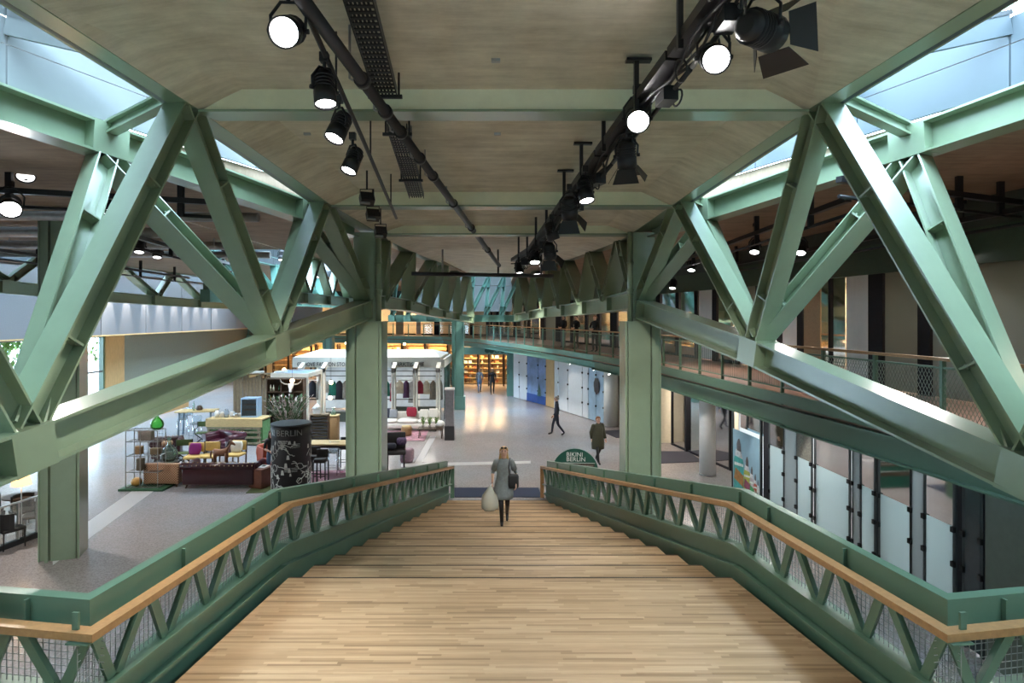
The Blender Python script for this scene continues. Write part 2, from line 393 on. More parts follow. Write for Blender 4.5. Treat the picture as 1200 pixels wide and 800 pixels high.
# ---- skylights: curb panels, rafters, panes
def skylight(name_label, inner, outer, zin, ys, zb, zt, rafter=.22):
    zin = zin or (lambda y: zt+.15)
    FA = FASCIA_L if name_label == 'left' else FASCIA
    "inner(y), outer(y): x of the two curbs; panels between the stations ys"
    t = thing('skylight', None, None); t['kind'] = 'structure'
    sg = 1 if inner(ys[0]) > outer(ys[0]) else -1
    for a, b in zip(ys[:-1], ys[1:]):
        for (z0, z1) in ((zb, zb+.62*(zt-zb)), (zb+.62*(zt-zb)+.012, zt)):
            m = MB(); xa, xb = outer(a+.01), outer(b-.01)
            m.hexa([(xa, a+.01, z0), (xb, b-.01, z0), (xb-.06*sg, b-.01, z0), (xa-.06*sg, a+.01, z0), (xa, a+.01, z1), (xb, b-.01, z1), (xb-.06*sg, b-.01, z1), (xa-.06*sg, a+.01, z1)])
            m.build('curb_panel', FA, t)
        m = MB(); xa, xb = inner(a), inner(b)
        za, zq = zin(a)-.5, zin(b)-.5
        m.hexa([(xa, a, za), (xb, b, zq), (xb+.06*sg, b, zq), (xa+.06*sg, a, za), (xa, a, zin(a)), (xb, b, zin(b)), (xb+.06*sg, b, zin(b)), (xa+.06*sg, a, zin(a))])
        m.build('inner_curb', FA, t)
        m = MB(); m.add([(outer(a), a+.03, zt), (inner(a), a+.03, zin(a)), (inner(b), b-.03, zin(b)), (outer(b), b-.03, zt)], [(0, 1, 2, 3)]); m.build('roof_pane', SKYGLASS, t)
    for y in ys:
        m = MB(); m.bar((outer(y), y, zt-.1), (inner(y), y, zin(y)-.12), .06, rafter); m.build('rafter', FA, t)
        m = MB(); m.bar((outer(y), y, zt+.05), (inner(y), y, zin(y)+.05), .09, .05); m.build('glazing_bar', BLACKM, t)
    return t
def lerp_path(pts):
    def f(y):
        for (x0, y0), (x1, y1) in zip(pts[:-1], pts[1:]):
            if y <= y1 or (x1, y1) == pts[-1]: return x0+(x1-x0)*(y-y0)/(y1-y0)
    return f
inL = lerp_path([(s[1]-.3, s[0]) for s in SEC[:6]]); inR = lerp_path([(s[2]+.3, s[0]) for s in SEC[:6]])
outL = lerp_path([(x-.12, y) for x, y in OL]); outR = lerp_path([(x+.12, y) for x, y in OR])
ysk = [-2.3, -.4, 1.5, 3.4, 5.3, 7.2, 9.1, 11.0, 12.9]
zIN = lerp_path([(s[3]+.5, s[0]) for s in SEC[:6]])
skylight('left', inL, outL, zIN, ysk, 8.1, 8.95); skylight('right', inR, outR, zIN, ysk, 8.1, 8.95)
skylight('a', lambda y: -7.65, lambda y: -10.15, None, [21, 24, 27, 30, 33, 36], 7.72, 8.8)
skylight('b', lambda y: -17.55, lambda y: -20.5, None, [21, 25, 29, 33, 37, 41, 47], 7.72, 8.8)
# far transverse skylight beyond the central slab
t = thing('skylight', None, None); t['kind'] = 'structure'
for k in range(8):
    x0 = -6.5+k*.88
    m = MB(); m.box(x0+.01, x0+.87, 41.9, 41.96, 5.75, 7.5); m.box(x0+.01, x0+.87, 41.9, 41.96, 7.52, 9.4); m.build('curb_panel', FASCIA_L, t)  # lower panels carried down, added as a bright backdrop behind the far truss
    m = MB(); m.add([(x0, 36.1, 9.6), (x0+.88, 36.1, 9.6), (x0+.88, 41.95, 9.4), (x0, 41.95, 9.4)], [(0, 1, 2, 3)]); m.build('roof_pane', SKYGLASS, t)
    m = MB(); m.bar((x0, 36.1, 9.6), (x0, 41.95, 9.4), .06, .15); m.build('rafter', FASCIA, t)
m = MB(); m.box(-6.6, .6, 36.0, 36.1, 7.9, 9.6); m.build('inner_curb', FASCIA, t)
m = MB(); m.box(-6.62, -6.55, 36, 42, 7.72, 9.5); m.build('side_curb', FASCIA, t); m = MB(); m.box(.58, .65, 36, 42, 7.72, 9.5); m.build('side_curb', FASCIA, t)
# ---- outer walls
XW = -22.5
w = thing('wall_left', None, None); w['kind'] = 'structure'
m = MB(); m.box(XW-.3, XW, 36.2, 62, 0, 7.8); m.build('wall_panel', GREYG, w)
m = MB(); m.box(XW-.3, XW, -8, 18, 0, 7.8); m.build('wall_panel', GREYG, w)
m = MB(); m.box(XW-.3, XW, 18, 36.2, 4.35, 7.8); m.build('wall_panel', GREYG, w)
m = MB(); m.box(XW-.12, XW+.12, 34.5, 36.2, 0, 4.4); m.build('wood_panel', PLYWOOD, w)
for k in range(12):                                   # the grey metal bulkhead above the windows, in sheets
    m = MB(); y0 = 8+k*4; m.box(-21.15, -21, y0+.02, y0+3.98, 4.45, 7.75); m.build('bulkhead_sheet', GREYW, w)
m = MB(); m.box(XW, -21, 8, 56, 4.38, 4.45); m.build('bulkhead_soffit', PLYWOOD, w)
for k, (a, b) in enumerate(((18, 22), (22, 26), (26, 30), (30, 32.6), (32.6, 34.5))):
    f = thing('window_%d' % (k+1), None, None); f['kind'] = 'structure'
    for c in ((a, a+.12, .1, 4.35), (b-.12, b, .1, 4.35)):
        m = MB(); m.box(XW-.2, XW+.06, c[0], c[1], c[2], c[3]); m.build('window_post', GREYW if k % 2 else GREEN_D, f)
    for z in (.0, 2.3, 4.25):
        m = MB(); m.box(XW-.15, XW, a+.12, b-.12, z, z+.1); m.build('window_rail', GREYW, f)
    m = MB(); m.add([(XW-.1, a+.1, .1), (XW-.1, b-.1, .1), (XW-.1, b-.1, 4.3), (XW-.1, a+.1, 4.3)], [(0, 1, 2, 3)]); m.build('pane', GLASS, f)
m = MB(); m.box(-23, 20, 62, 62.3, 0, 8); struct('wall_back', m, CREAM)
m = MB(); m.box(16, 16.3, -8, 62, 0, 8); struct('wall_right', m, DARKW)
m = MB(); m.box(-40, 40, -8.3, -8, 0, 11); struct('wall_front', m, GREYG)
# low wooden plinth bench along the left facade
b = MB(); b.box(-20.2, -19.0, 27, 37, 0, .42); solo(b, 'plinth_bench', PLYWOOD, 'long low plywood plinth along the window wall', 'bench')
# ---- outdoors, seen through the windows
m = MB(); m.box(-90, XW-.4, -20, 90, -.4, -.02); struct('ground', m, mat('pavement', (.4, .4, .38), .8, var=.1))
LEAF = mat('leaves', (.16, .3, .06), .6, var=.5, vscale=3)
for i, (x, y, r) in enumerate(((-33, 42, 2.6), (-36, 50, 3.2), (-31, 36, 2.0))):
    tr = thing('tree', ('tall light green tree beyond the window wall', 'broad tree furthest back beyond the window wall', 'small tree nearest the window wall, outdoors')[i], 'tree', (x, y, 0))
    m = MB(); m.tube([(x, y, 0), (x+.1, y, 1.6), (x, y, 3.2)], [.18, .14, .1]); m.build('trunk', RWOOD, tr)
    m = MB(); rr = random.Random(i)
    for _ in range(420):
        a, c, q = rr.uniform(0, 6.28), rr.uniform(-1, 1), r*rr.uniform(.5, 1)**.5
        s = math.sqrt(1-c*c); p = V((x+q*s*math.cos(a), y+q*s*math.sin(a), 3.6+q*c))
        d = V((rr.uniform(-1, 1), rr.uniform(-1, 1), rr.uniform(-1, 1))).normalized(); _, u, v = frame(d); l = .28
        m.add([p-u*l, p+v*l*.5, p+u*l, p-v*l*.5], [(0, 1, 2, 3)])
    m.build('foliage', LEAF, tr, kind='stuff')
# ================================================================ STAIR
D0, TR, RI, ZL, NST = 7.765, .761, .15357, 2.15, 14
def XL(y): return -2.72+.111*(y-D0)
def XR(y): return 2.86-.164*(y-D0)
def zs(y): return ZL if y <= D0 else ZL-RI/TR*(y-D0)
st = thing('staircase', 'wide timber stair of shallow oak treads running down to the mall floor', 'stairs', (0, D0, 0))
for k in range(8):
    y1 = D0-.7*k; y0 = y1-.694
    wl = (lambda y: XL(y)) if y0 > 4.5 else (lambda y: -6.6); wr = (lambda y: XR(y)) if y0 > 4.5 else (lambda y: 6.6)
    m = MB(); m.prism([(wl(y0), y0), (wr(y0), y0), (wr(y1), y1), (wl(y1), y1)], ZL-.05, ZL); m.build('landing_board', OAK, st)
m = MB(); m.prism([(XL(4.6), 4.6), (XR(4.6), 4.6), (XR(D0), D0-.03), (XL(D0), D0-.03)], ZL-.3, ZL-.052); m.build('landing_deck', GREEN_D, st)
m = MB(); m.prism([(-6.6, 2.0), (6.6, 2.0), (6.6, 4.59), (-6.6, 4.59)], ZL-.3, ZL-.052); m.build('landing_deck', GREEN_D, st)
m = MB(); m.prism([(XL(D0), D0-.03), (XR(D0), D0-.03), (XR(D0), D0+.001), (XL(D0), D0+.001)], ZL-.04, ZL+.0015); m.build('nosing_strip', DWOOD, st)
for n in range(1, NST+1):
    y0, y1, z = D0+(n-1)*TR-.03, D0+n*TR, ZL-n*RI
    if n < NST:
        m = MB(); m.prism([(XL(y0), y0), (XR(y0), y0), (XR(y1), y1), (XL(y1), y1)], z-.045, z); m.build('tread', OAK, st)
        m = MB(); m.prism([(XL(y1), y1-.03), (XR(y1), y1-.03), (XR(y1), y1+.001), (XL(y1), y1+.001)], z-.04, z+.0015); m.build('nosing_strip', DWOOD, st)
    yr = D0+(n-1)*TR-.03
    m = MB(); m.prism([(XL(yr), yr-.02), (XR(yr), yr-.02), (XR(yr), yr), (XL(yr), yr)], max(z, .0), z+RI-.046); m.build('riser', DWOOD, st)
m = MB()                                                # sloping steel carriage under the treads
for f in (.12, .5, .88):
    xa = XL(D0)+(XR(D0)-XL(D0))*f; ye = D0+(NST-1.9)*TR; xb = XL(ye)+(XR(ye)-XL(ye))*f
    m.bar((xa, D0, ZL-.42), (xb, ye, zs(ye)-.22), .12, .3)
m.build('carriage_beam', GREEN_D, st)
b = MB(); y0 = D0+NST*TR+.03; b.prism([(-1.62, y0), (1.12, y0), (1.08, y0+1.0), (-1.6, y0+1.0)], .002, .02)
solo(b, 'entrance_mat', BLUEMAT, 'dark blue mat lying at the foot of the timber stair', 'mat')
# ---- balustrades
def balustrade(path, side, label):
    "path: plan points nearest first; floor height follows the stair. side=+1: outward is +x"
    t = thing('balustrade', label, 'railing', (path[1][0], path[1][1], 0))
    def zf(p): return zs(p[1])
    segs = list(zip(path[:-1], path[1:]))
    def outward(a, b):
        d = V((b[0]-a[0], b[1]-a[1], 0)).normalized()
        return V((d.y, -d.x, 0))*side
    nrm = [outward(a, b) for a, b in segs]
    def vn(i):                                           # mitred normal at point i
        if i == 0: return nrm[0]
        if i == len(path)-1: return nrm[-1]
        n = (nrm[i-1]+nrm[i]).normalized(); return n/max(.35, n.dot(nrm[i]))
    def pt(i, off, h): return V((path[i][0], path[i][1], zf(path[i])+h))+vn(i)*off
    def run(name, o0, o1, h0, h1, mt, label=None):
        for i in range(len(segs)):
            m = MB(); m.hexa([pt(i, o0, h0), pt(i, o1, h0), pt(i+1, o1, h0), pt(i+1, o0, h0), pt(i, o0, h1), pt(i, o1, h1), pt(i+1, o1, h1), pt(i+1, o0, h1)])
            m.build(name, mt, t, label=label)
    run('stringer', .11, .14, -.32, .40, GREEN_D); run('stringer_flange', .0, .2, .40, .425, GREEN_D); run('stringer_ledge', .03, .11, .12, .15, GREEN_D)
    run('floor_channel', -.02, .11, -.30, -.27, GREEN_D)
    run('handrail', -.055, .055, .885, .945, OAKR, 'oiled oak handrail')
    run('outer_rail', .14, .165, .83, 1.075, GREEN_D); run('outer_rail_flange', .14, .24, 1.075, 1.1, GREEN_D); run('outer_rail_flange', .165, .24, .83, .85, GREEN_D)
    mw = MB(); nb = 0
    for i, (a, b) in enumerate(segs):
        A, B = V((a[0], a[1], 0)), V((b[0], b[1], 0)); ln = (B-A).length; n = nrm[i]; d = (B-A)/ln
        k = max(1, round(ln/.66)); s = ln/k
        def q(u, h, off):
            y = a[1]+(b[1]-a[1])*u/ln
            return A+d*u+n*off+V((0, 0, zs(y)+h))
        for j in range(k):
            c = (j+.5)*s
            for e in (-1, 1):
                p0, p1 = q(c+e*.035, .425, .07), q(c+e*(s/2-.055), .88, .02)
                m = MB(); m.bar(p0, p1, .022, .085, up=d); m.bar(p0+n*.03, p1+n*.03, .06, .018, up=d); m.build('strut', GREEN_D, t)
            p = q(c-s/2+.001, .862, 0)
            m = MB(); m.bar(q(c-s/2+.0, .872, -.03), q(c-s/2+.0, .872, .15), .15, .014); m.build('rail_bracket', GREEN_D, t)
            if j % 2 == 0:
                m = MB(); m.bar(q(c-s/2, .83, .128), q(c-s/2, 1.075, .128), .05, .02, up=d); m.build('rail_plate', GREEN_D, t)
        for u in [x*.055 for x in range(int(ln/.055)+1)]:
            mw.bar(q(u, .43, .115), q(u, .87, .115), .005, .005, up=d)
        for h in [x*.055 for x in range(1, 9)]:
            mw.bar(q(0, .42+h, .118), q(ln, .42+h, .118), .005, .005)
    mw.build('wire_mesh', WIRE, t, kind='stuff')
    e = len(path)-1; m = MB(); m.bar(pt(e, 0, -.0)+V((0, .03, 0)), pt(e, 0, .945)+V((0, .03, 0)), .11, .06, up=V((0, 1, 0))); m.build('end_post', OAKR if side > 0 else GREEN_D, t, label='oak end post' if side > 0 else None)
YE = D0+NST*TR-.1
balustrade([(-6.5, 5.15), (XL(4.6)-.02, 4.6), (XL(D0)-.0, D0), (XL(YE), YE)], -1, 'green steel balustrade with oak handrail, left side of the timber stair')
balustrade([(6.5, 5.15), (XR(4.6)-.06, 4.6), (XR(D0), D0), (XR(YE), YE)], 1, 'green steel balustrade with oak handrail, right side of the timber stair')
# ================================================================ STEEL COLUMNS AND TRUSSES
def column(x, y, z1, label, mir=1, w=.8, mt=GREEN, base=False, rz=0.0, group=None):
    t = thing('steel_column', label, 'column', (x, y, 0), rz)
    h = w/2
    def bx(name, x0, x1, y0, y1, z0=0.0, zt=z1):
        m = MB(); xs = sorted((x0*mir, x1*mir)); m.box(xs[0], xs[1], y0, y1, z0, zt); m.build(name, mt, t, local=True)
    bx('core', -h*.93, h*.9, -h*.62, h*.62)
    bx('face_plate', -.36*h, h*.82, -h*.82, -h*.62); bx('face_plate', -.36*h, h*.82, h*.62, h*.82)
    bx('flange', -h, -h*.93, -h*.7, h*.7); bx('flange', h*.9, h, -h*.85, h*.85)
    bx('rib', -.6*h, -.44*h, -h*1.0, -h*.62)
    bx('cap_plate', -h*1.03, h*1.03, -h*.9, h*.9, z1, z1+.03)
    if base: bx('base_collar', -h*1.25, h*1.25, -h*1.0, h*1.0, 0, .75)
    return t
YC = 13.8
column(-3.09, YC, 5.3, 'tall green steel column standing left of the stair foot', -1*-1)
column(3.05, YC, 5.3, 'tall green steel column standing right of the stair foot', -1)
column(-10.05, 14.0, 7.6, 'dark green steel column by the cafe barrier, far left', 1, rz=.35)
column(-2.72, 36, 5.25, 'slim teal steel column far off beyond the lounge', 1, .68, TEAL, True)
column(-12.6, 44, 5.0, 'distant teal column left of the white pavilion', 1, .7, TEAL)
def truss(label, low, up, out, diag, h=.4, w=.38, dw=.29, dh=.26, gus=.42, ext=None, mt=GREEN, uh=.36, uw=.34, updiag=(), kind=None):
    """low, up, out: nodes of lower chord, inner and outer upper chord; diag: (set, i, j): up/out node i to low node j"""
    t = thing('roof_truss', label, 'truss', tuple(low[0][:2])+(0,))
    def chord(name, pts, ww, hh):
        for a, b in zip(pts[:-1], pts[1:]):
            m = MB(); m.ibeam(a, b, ww, hh); m.build(name, mt, t)
    chord('lower_chord', low, w, h); chord('upper_chord', up, uw, uh)
    if out: chord('outer_chord', out, .34, .42)
    def gussets(name, pts, ww, hh, ln):
        for i, p in enumerate(pts):
            d = ((pts[min(i+1, len(pts)-1)]-p).normalized()+(p-pts[max(i-1, 0)]).normalized()).normalized()
            m = MB(); m.bar(p-d*ln/2, p+d*ln/2, ww*1.02, hh*1.01); m.build(name, mt, t)
    gussets('gusset', low, w, h, gus)
    if out: gussets('gusset', out[1:], .34, .42, .5)
    for s, i, j in diag:
        src = {'u': up, 'o': out}[s]
        a, b = src[i], low[j]
        a = a+V((0, 0, -.1 if s == 'u' else -.2)); b = b+V((0, 0, h/2-.05))
        cd = low[min(j+1, len(low)-1)]-low[max(j-1, 0)]
        m = MB(); m.ibeam(a, b, dw, dh, up=cd, tf=.022, tw=.018); o = m.build('diagonal', mt, t)
        d, u, sd = frame(b-a, cd)
        for f in (.3, .78):
            c = a+(b-a)*f; m = MB()
            m.bar(c-d*.012, c+d*.012, dw-.03, dh-.045, up=u)
            for e in (-1, 1):
                for g in (-1, 1): m.tube([c+sd*e*dw*.3+u*g*.05-d*.03, c+sd*e*dw*.3+u*g*.05+d*.03], .014, 6)
            m.build('splice_plate', mt, o)
    if out:
        for i in range(min(len(up), len(out))):
            m = MB(); m.ibeam(up[i]+V((0, 0, .05)), out[i]+V((0, 0, .12)), .16, .17); m.build('strut', mt, t)
    return t
# near left: nodes nearest last
def ups(pts): return [V(p)+V((0, 0, .18)) for p in pts]
lowL = [V((-3.08, 13.75, 5.62)), V((-3.72, 9.85, 4.98)), V((-4.43, 5.6, 4.24)), V((-5.0, 2.0, 3.75))]
upL = ups([(-3.04, 14.1, 7.33), (-3.5, 11.8, 7.58), (-4.01, 7.7, 8.04), (-4.85, 3.4, 8.54), (-5.4, 2.0, 8.7)])
outL_ = [V((-3.35, 13.7, 7.4)), V((-3.95, 12.1, 7.5)), V((-5.36, 8.2, 7.78)), V((-7.05, 3.4, 8.08)), V((-7.9, 1.0, 8.25))]
DG = [('u', 0, 0), ('u', 1, 0), ('u', 1, 1), ('u', 2, 1), ('u', 2, 2), ('o', 1, 0), ('o', 1, 1), ('o', 2, 1), ('o', 2, 2), ('u', 3, 2), ('o', 3, 2), ('u', 3, 3), ('o', 3, 3)]
DG = [d for d in DG if d != ('u', 0, 0)]
truss('big green steel truss rising to the skylight, left of the stair', lowL, upL, outL_, DG)
lowR = [V((3.05, 13.75, 5.62)), V((3.95, 9.6, 4.9)), V((5.05, 5.85, 3.93)), V((5.75, 2.0, 3.3))]
upR = ups([(3.1, 14.1, 7.33), (3.4, 11.8, 7.58), (3.99, 7.7, 8.04), (4.95, 3.4, 8.54), (5.7, 2.0, 8.7)])
outR_ = [V((3.3, 13.7, 7.4)), V((3.98, 12.1, 7.5)), V((5.48, 8.2, 7.76)), V((7.15, 3.4, 8.08)), V((8.0, 1.0, 8.25))]
truss('big green steel truss rising to the skylight, right of the stair', lowR, upR, outR_, DG)
# posts that carry the node above each column
for sx, lab in ((-1, 'left'), (1, 'right')):
    t = thing('truss_post', 'green steel post on top of the column at the stair foot, %s side' % lab, 'post', (sx*3.07, YC, 5.33))
    m = MB(); m.box(sx*3.07-.27, sx*3.07+.27, YC-.2, YC+.2, 5.33, 7.3); m.build('post_core', GREEN, t)
    xx = sx*3.07-sx*.29; m = MB(); m.tube([(xx, YC-.23, 5.33), (xx, YC-.23, 7.3)], .06, 10); m.build('drain_pipe', GREEN, t)
    for z in (5.9, 6.0, 6.6): 
        m = MB(); m.tube([(xx, YC-.23, z), (xx, YC-.23, z+.04)], .08, 10); m.build('pipe_collar', GREEN, t)
# trusses running on beyond the columns
def P4(*a): return [P(*q) for q in a]
lowL2 = [V((-3.05, 14.2, 5.75))]+P4((446, 354, 17), (478, 358, 20), (500, 364, 23.5), (520, 368, 27.5), (536, 371, 31), (552, 375, 35.5))
upL2 = [V(p)+V((-.15, 0, .18)) for p in ((-2.84, 14.2, 7.33), (-3.0, 16, 7.38), (-2.94, 20, 7.5), (-2.78, 25, 7.67), (-2.6, 28, 7.73), (-2.35, 31.5, 7.77), (-2.0, 35.5, 7.82))]
DF = []
for i in range(1, 7): DF += [('u', i, i), ('u', i, i-1)]
truss('green truss under the ceiling edge beyond the left stair column', lowL2, upL2, None, DF, h=.36, w=.3, dw=.4, dh=.22, gus=.5)
lowR2 = [V((3.1, 14.2, 5.85))]+P4((714, 357, 17), (685, 361, 20), (660, 364, 23.5), (640, 366, 27.5), (622, 369, 31), (606, 372, 35.5))
upR2 = [V(p)+V((.15, 0, .18)) for p in ((2.95, 14.2, 7.33), (2.98, 16, 7.38), (2.75, 20, 7.5), (2.4, 25, 7.67), (2.0, 28, 7.73), (1.5, 31.5, 7.77), (.85, 35.5, 7.82))]
truss('green truss above the right gallery beyond the right stair column', lowR2, upR2, None, DF, h=.42, w=.3, dw=.46, dh=.24, gus=.6)
# far transverse truss below the far skylight
lx = [-6.7+.93*k for k in range(9)]
truss('far cross truss tinted blue for the skylight behind it', [V((x, 36.6, 5.3)) for x in lx], [V((x+.2, 37.4, 8.0)) for x in lx], None,
      sum([[('u', k, k), ('u', k, max(k-1, 0))] for k in range(9)], []), h=.4, w=.3, dw=.3, dh=.2, gus=.4, mt=TEAL)  # teal here carries the blue cast of the skylight in the colour
# trusses of the neighbouring bays on the left
lw = [V((-17.0, y, z)) for y, z in ((12, 6.6), (16.5, 6.5), (21, 6.42), (25.5, 6.29), (30, 6.19), (34.5, 6.13), (39, 6.1), (45, 6.1))]
uw_ = [V((-17.4, y, 7.85)) for y in (14, 18.7, 23.2, 27.7, 32.2, 36.7, 42)]
truss('dark green truss of the outer bay along the window side, far left', lw, uw_, None, sum([[('u', k, k), ('u', k, k+1)] for k in range(7)], []), h=.45, w=.35, dw=.32, dh=.25, gus=.8)
lw = [V((-9.6, y, 6.1)) for y in (20, 23, 26, 29, 32, 36)]
uw_ = [V((-10.3, y, 7.85)) for y in (21.5, 24.5, 27.5, 30.5, 34)]
truss('green truss tinted blue, below the middle skylight left of the left stair column', lw, uw_, None, sum([[('u', k, k), ('u', k, k+1)] for k in range(5)], []), h=.4, w=.3, dw=.3, dh=.22, gus=.6, mt=TEAL)  # skylight blue is put into the colour of this truss
lw = [V((-7.4, y, 6.1)) for y in (20, 23, 26, 29, 32, 36)]
uw_ = [V((-7.45, y, 7.85)) for y in (21.5, 24.5, 27.5, 30.5, 34)]
truss('green truss on the near edge of the middle left skylight', lw, uw_, None, sum([[('u', k, k), ('u', k, k+1)] for k in range(5)], []), h=.4, w=.3, dw=.3, dh=.22, gus=.6)
# ================================================================ GALLERY
ZG = 3.74
EDGE = [(6.95, 5.0), (6.8, 8.0), (6.6, 10), (6.2, 13.5), (5.4, 21), (4.0, 27), (2.6, 32), (.6, 38), (-1.9, 45), (-5, 50.5), (-12, 53), (-22.4, 53.5)]
WALL = [(9.9, 5.0), (9.6, 8.0), (9.4, 10), (9.0, 13.5), (8.4, 21), (7.2, 28), (5.7, 34), (4.0, 40), (1.5, 48), (-2, 54.5), (-12, 57), (-22.4, 57.5)]
def at_px(path, px):
    "plan point of a polyline seen at picture column px"
    k = (px-CX)/FOC; best = None
    for (x0, y0), (x1, y1) in zip(path[:-1], path[1:]):
        den = (x1-x0)-k*(y1-y0)
        if abs(den) < 1e-9: continue
        u = (k*y0-x0)/den
        if -1e-6 <= u <= 1+1e-6: return V((x0+(x1-x0)*u, y0+(y1-y0)*u, 0))
    (x0, y0), (x1, y1) = path[:2]
    u = (k*y0-x0)/((x1-x0)-k*(y1-y0)); return V((x0+(x1-x0)*u, y0+(y1-y0)*u, 0))
def seglen(path): return [math.dist(a, b) for a, b in zip(path[:-1], path[1:])]
def along(path, step):
    "points with tangent every step"
    out = []; left = 0
    for (a, b), l in zip(zip(path[:-1], path[1:]), seglen(path)):
        u = left
        while u < l:
            out.append((V((a[0]+(b[0]-a[0])*u/l, a[1]+(b[1]-a[1])*u/l, 0)), V((b[0]-a[0], b[1]-a[1], 0)).normalized())); u += step
        left = u-l
    return out
gf = MB(); gf.prism(EDGE+[(-22.4, 61.9), (15.9, 61.9), (15.9, 5)], ZG-.32, ZG); g_o = struct('floor_gallery', gf, REDFLOOR)
gt = thing('gallery_edge', 'green steel edge beam of the upper gallery, curving round the right side', 'beam', (6.8, 8, 3.0))
for i, (a, b) in enumerate(zip(EDGE[:-1], EDGE[1:])):
    A, B = V((*a, 0)), V((*b, 0)); d = (B-A).normalized(); n = V((-d.y, d.x, 0))
    zb = (3.0, 3.0, 3.0, 3.02, 3.1, 3.15, 3.15, 3.15, 3.15, 3.15, 3.15)[i]
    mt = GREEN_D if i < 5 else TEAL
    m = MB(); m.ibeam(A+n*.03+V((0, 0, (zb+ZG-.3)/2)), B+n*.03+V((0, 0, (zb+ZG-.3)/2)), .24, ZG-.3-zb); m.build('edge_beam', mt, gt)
    m = MB(); m.bar(A+n*.07+V((0, 0, ZG-.12)), B+n*.07+V((0, 0, ZG-.1)), .1, .24); m.build('edge_plate', mt, gt)
rl = thing('gallery_railing', 'green mesh railing with slim oak handrail along the upper gallery', 'railing', (6.8, 8, ZG))
for a, b in zip(EDGE[:-1], EDGE[1:]):
    A, B = V((*a, 0)), V((*b, 0))
    m = MB(); m.bar(A+V((0, 0, ZG+1.05)), B+V((0, 0, ZG+1.05)), .07, .05); m.build('handrail', OAKR, rl, label='oak handrail')
    for z in (.12, .92):
        m = MB(); m.bar(A+V((0, 0, ZG+z)), B+V((0, 0, ZG+z)), .04, .03); m.build('rail', GREEN_D, rl)
for p, d in along(EDGE, 1.45):
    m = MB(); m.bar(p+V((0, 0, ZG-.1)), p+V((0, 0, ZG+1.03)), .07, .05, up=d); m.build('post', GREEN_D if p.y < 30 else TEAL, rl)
mw = MB()
near = [(6.95, 5.0), (6.8, 8.0), (6.6, 10), (6.2, 13.5)]
for p, d in along(near, .07):
    for sgn in (-1, 1):
        mw.bar(p+V((0, 0, ZG+.13)), p+d*.45*sgn+V((0, 0, ZG+.91)), .006, .006, up=d)
for p, d in along(EDGE[3:9], .10): mw.bar(p+V((0, 0, ZG+.13)), p+V((0, 0, ZG+.91)), .008, .008, up=d)
mw.build('wire_mesh', mat('wire_dull', (.2, .24, .21), .5, .4, var=.1), rl, kind='stuff')
# ---- upper shop fronts
ZT = 6.45
uw = thing('shopfront_upper', 'row of glazed shop fronts along the upper gallery on the right', 'shopfront', (9, 13, ZG))
DARKF = mat('dark_frame', (.025, .025, .03), .75, spec=.2, var=.1)
FROST_U = frosted('frosted_upper', (.27, .29, .26), .96)
LIT = mat('lit_cream_wall', (.85, .72, .52), .7, var=.05)
SHOPW = mat('shop_white', (.82, .84, .84), .6, var=.03)
def panel(parent, name, p0, p1, z0, z1, mt, th=.04):
    m = MB(); d, u, s = frame(p1-p0); m.bar(p0+V((0, 0, (z0+z1)/2)), p1+V((0, 0, (z0+z1)/2)), th, z1-z0); return m.build(name, mt, parent)
for a, b in zip(WALL[:-1], WALL[1:]):
    A, B = V((*a, 0)), V((*b, 0))
    panel(uw, 'header_beam', A, B, ZT, 7.15, mat('dark_green_beam', (.05, .085, .05), .5, var=.1), .2)
    panel(uw, 'upper_wall', A, B, 7.15, 7.72, DARKW, .15)
UP = [(1260, 1142, 'g'), (1140, 1094, 'g'), (1093, 1078, 'k'), (1077, 1038, 'g'), (1037, 1020, 'k'), (1018, 993, 'w'), (991, 976, 'c'), (975, 973, 'k'), (972, 963, 'c'), (962, 943, 'p'), (942, 936, 'k'), (934, 918, 'w'), (917, 912, 'k'),
      (910, 893, 'c'), (892, 887, 'k'), (886, 868, 'g'), (867, 862, 'k'), (860, 842, 'c'), (841, 836, 'k'), (835, 820, 'w'), (819, 815, 'k'), (814, 798, 'c'), (797, 793, 'k'), (792, 776, 'c'), (775, 770, 'k'), (769, 738, 'c'),
      (737, 725, 'c'), (724, 716, 'k'), (715, 705, 'c'), (704, 700, 'k'), (699, 690, 'c'), (689, 686, 'k'), (685, 672, 'c'), (671, 669, 'k'), (668, 659, 'c'), (658, 652, 'k'), (651, 640, 'g'), (639, 634, 'k'), (632, 622, 'c'), (621, 618, 'k'), (617, 606, 'c'), (605, 602, 'k'), (601, 590, 'c'), (589, 586, 'k'), (585, 574, 'c'), (573, 570, 'k'), (569, 556, 'c'),
      (555, 551, 'k'), (549, 536, 'c'), (535, 531, 'k'), (529, 516, 'c'), (515, 509, 'k'), (507, 494, 'c'), (493, 488, 'w'), (487, 474, 'c'), (473, 464, 'g'), (462, 448, 'c'), (446, 420, 'g'), (418, 380, 'c'), (378, 330, 'w')]
PEG = mat('peg_board_wood', (.42, .3, .17), .5, var=.2, vscale=30)
for a, b, k in UP:
    p0, p1 = at_px(WALL, a), at_px(WALL, b)
    if k == 'k': panel(uw, 'mullion', p0, p1, ZG, ZT, DARKF, .12)
    elif k == 'g': panel(uw, 'frosted_pane', p0, p1, ZG+.02, ZT, FROST_U, .03)
    elif k == 'w': panel(uw, 'white_panel', p0, p1, ZG+.02, ZT, SHOPW, .05)
    elif k == 'p': panel(uw, 'peg_panel', p0, p1, ZG+.02, ZT, PEG, .05)
    else:
        panel(uw, 'pane', p0, p1, ZG+.02, ZT, GLASS, .02); panel(uw, 'sill', p0, p1, ZG, ZG+.1, DARKF, .08)
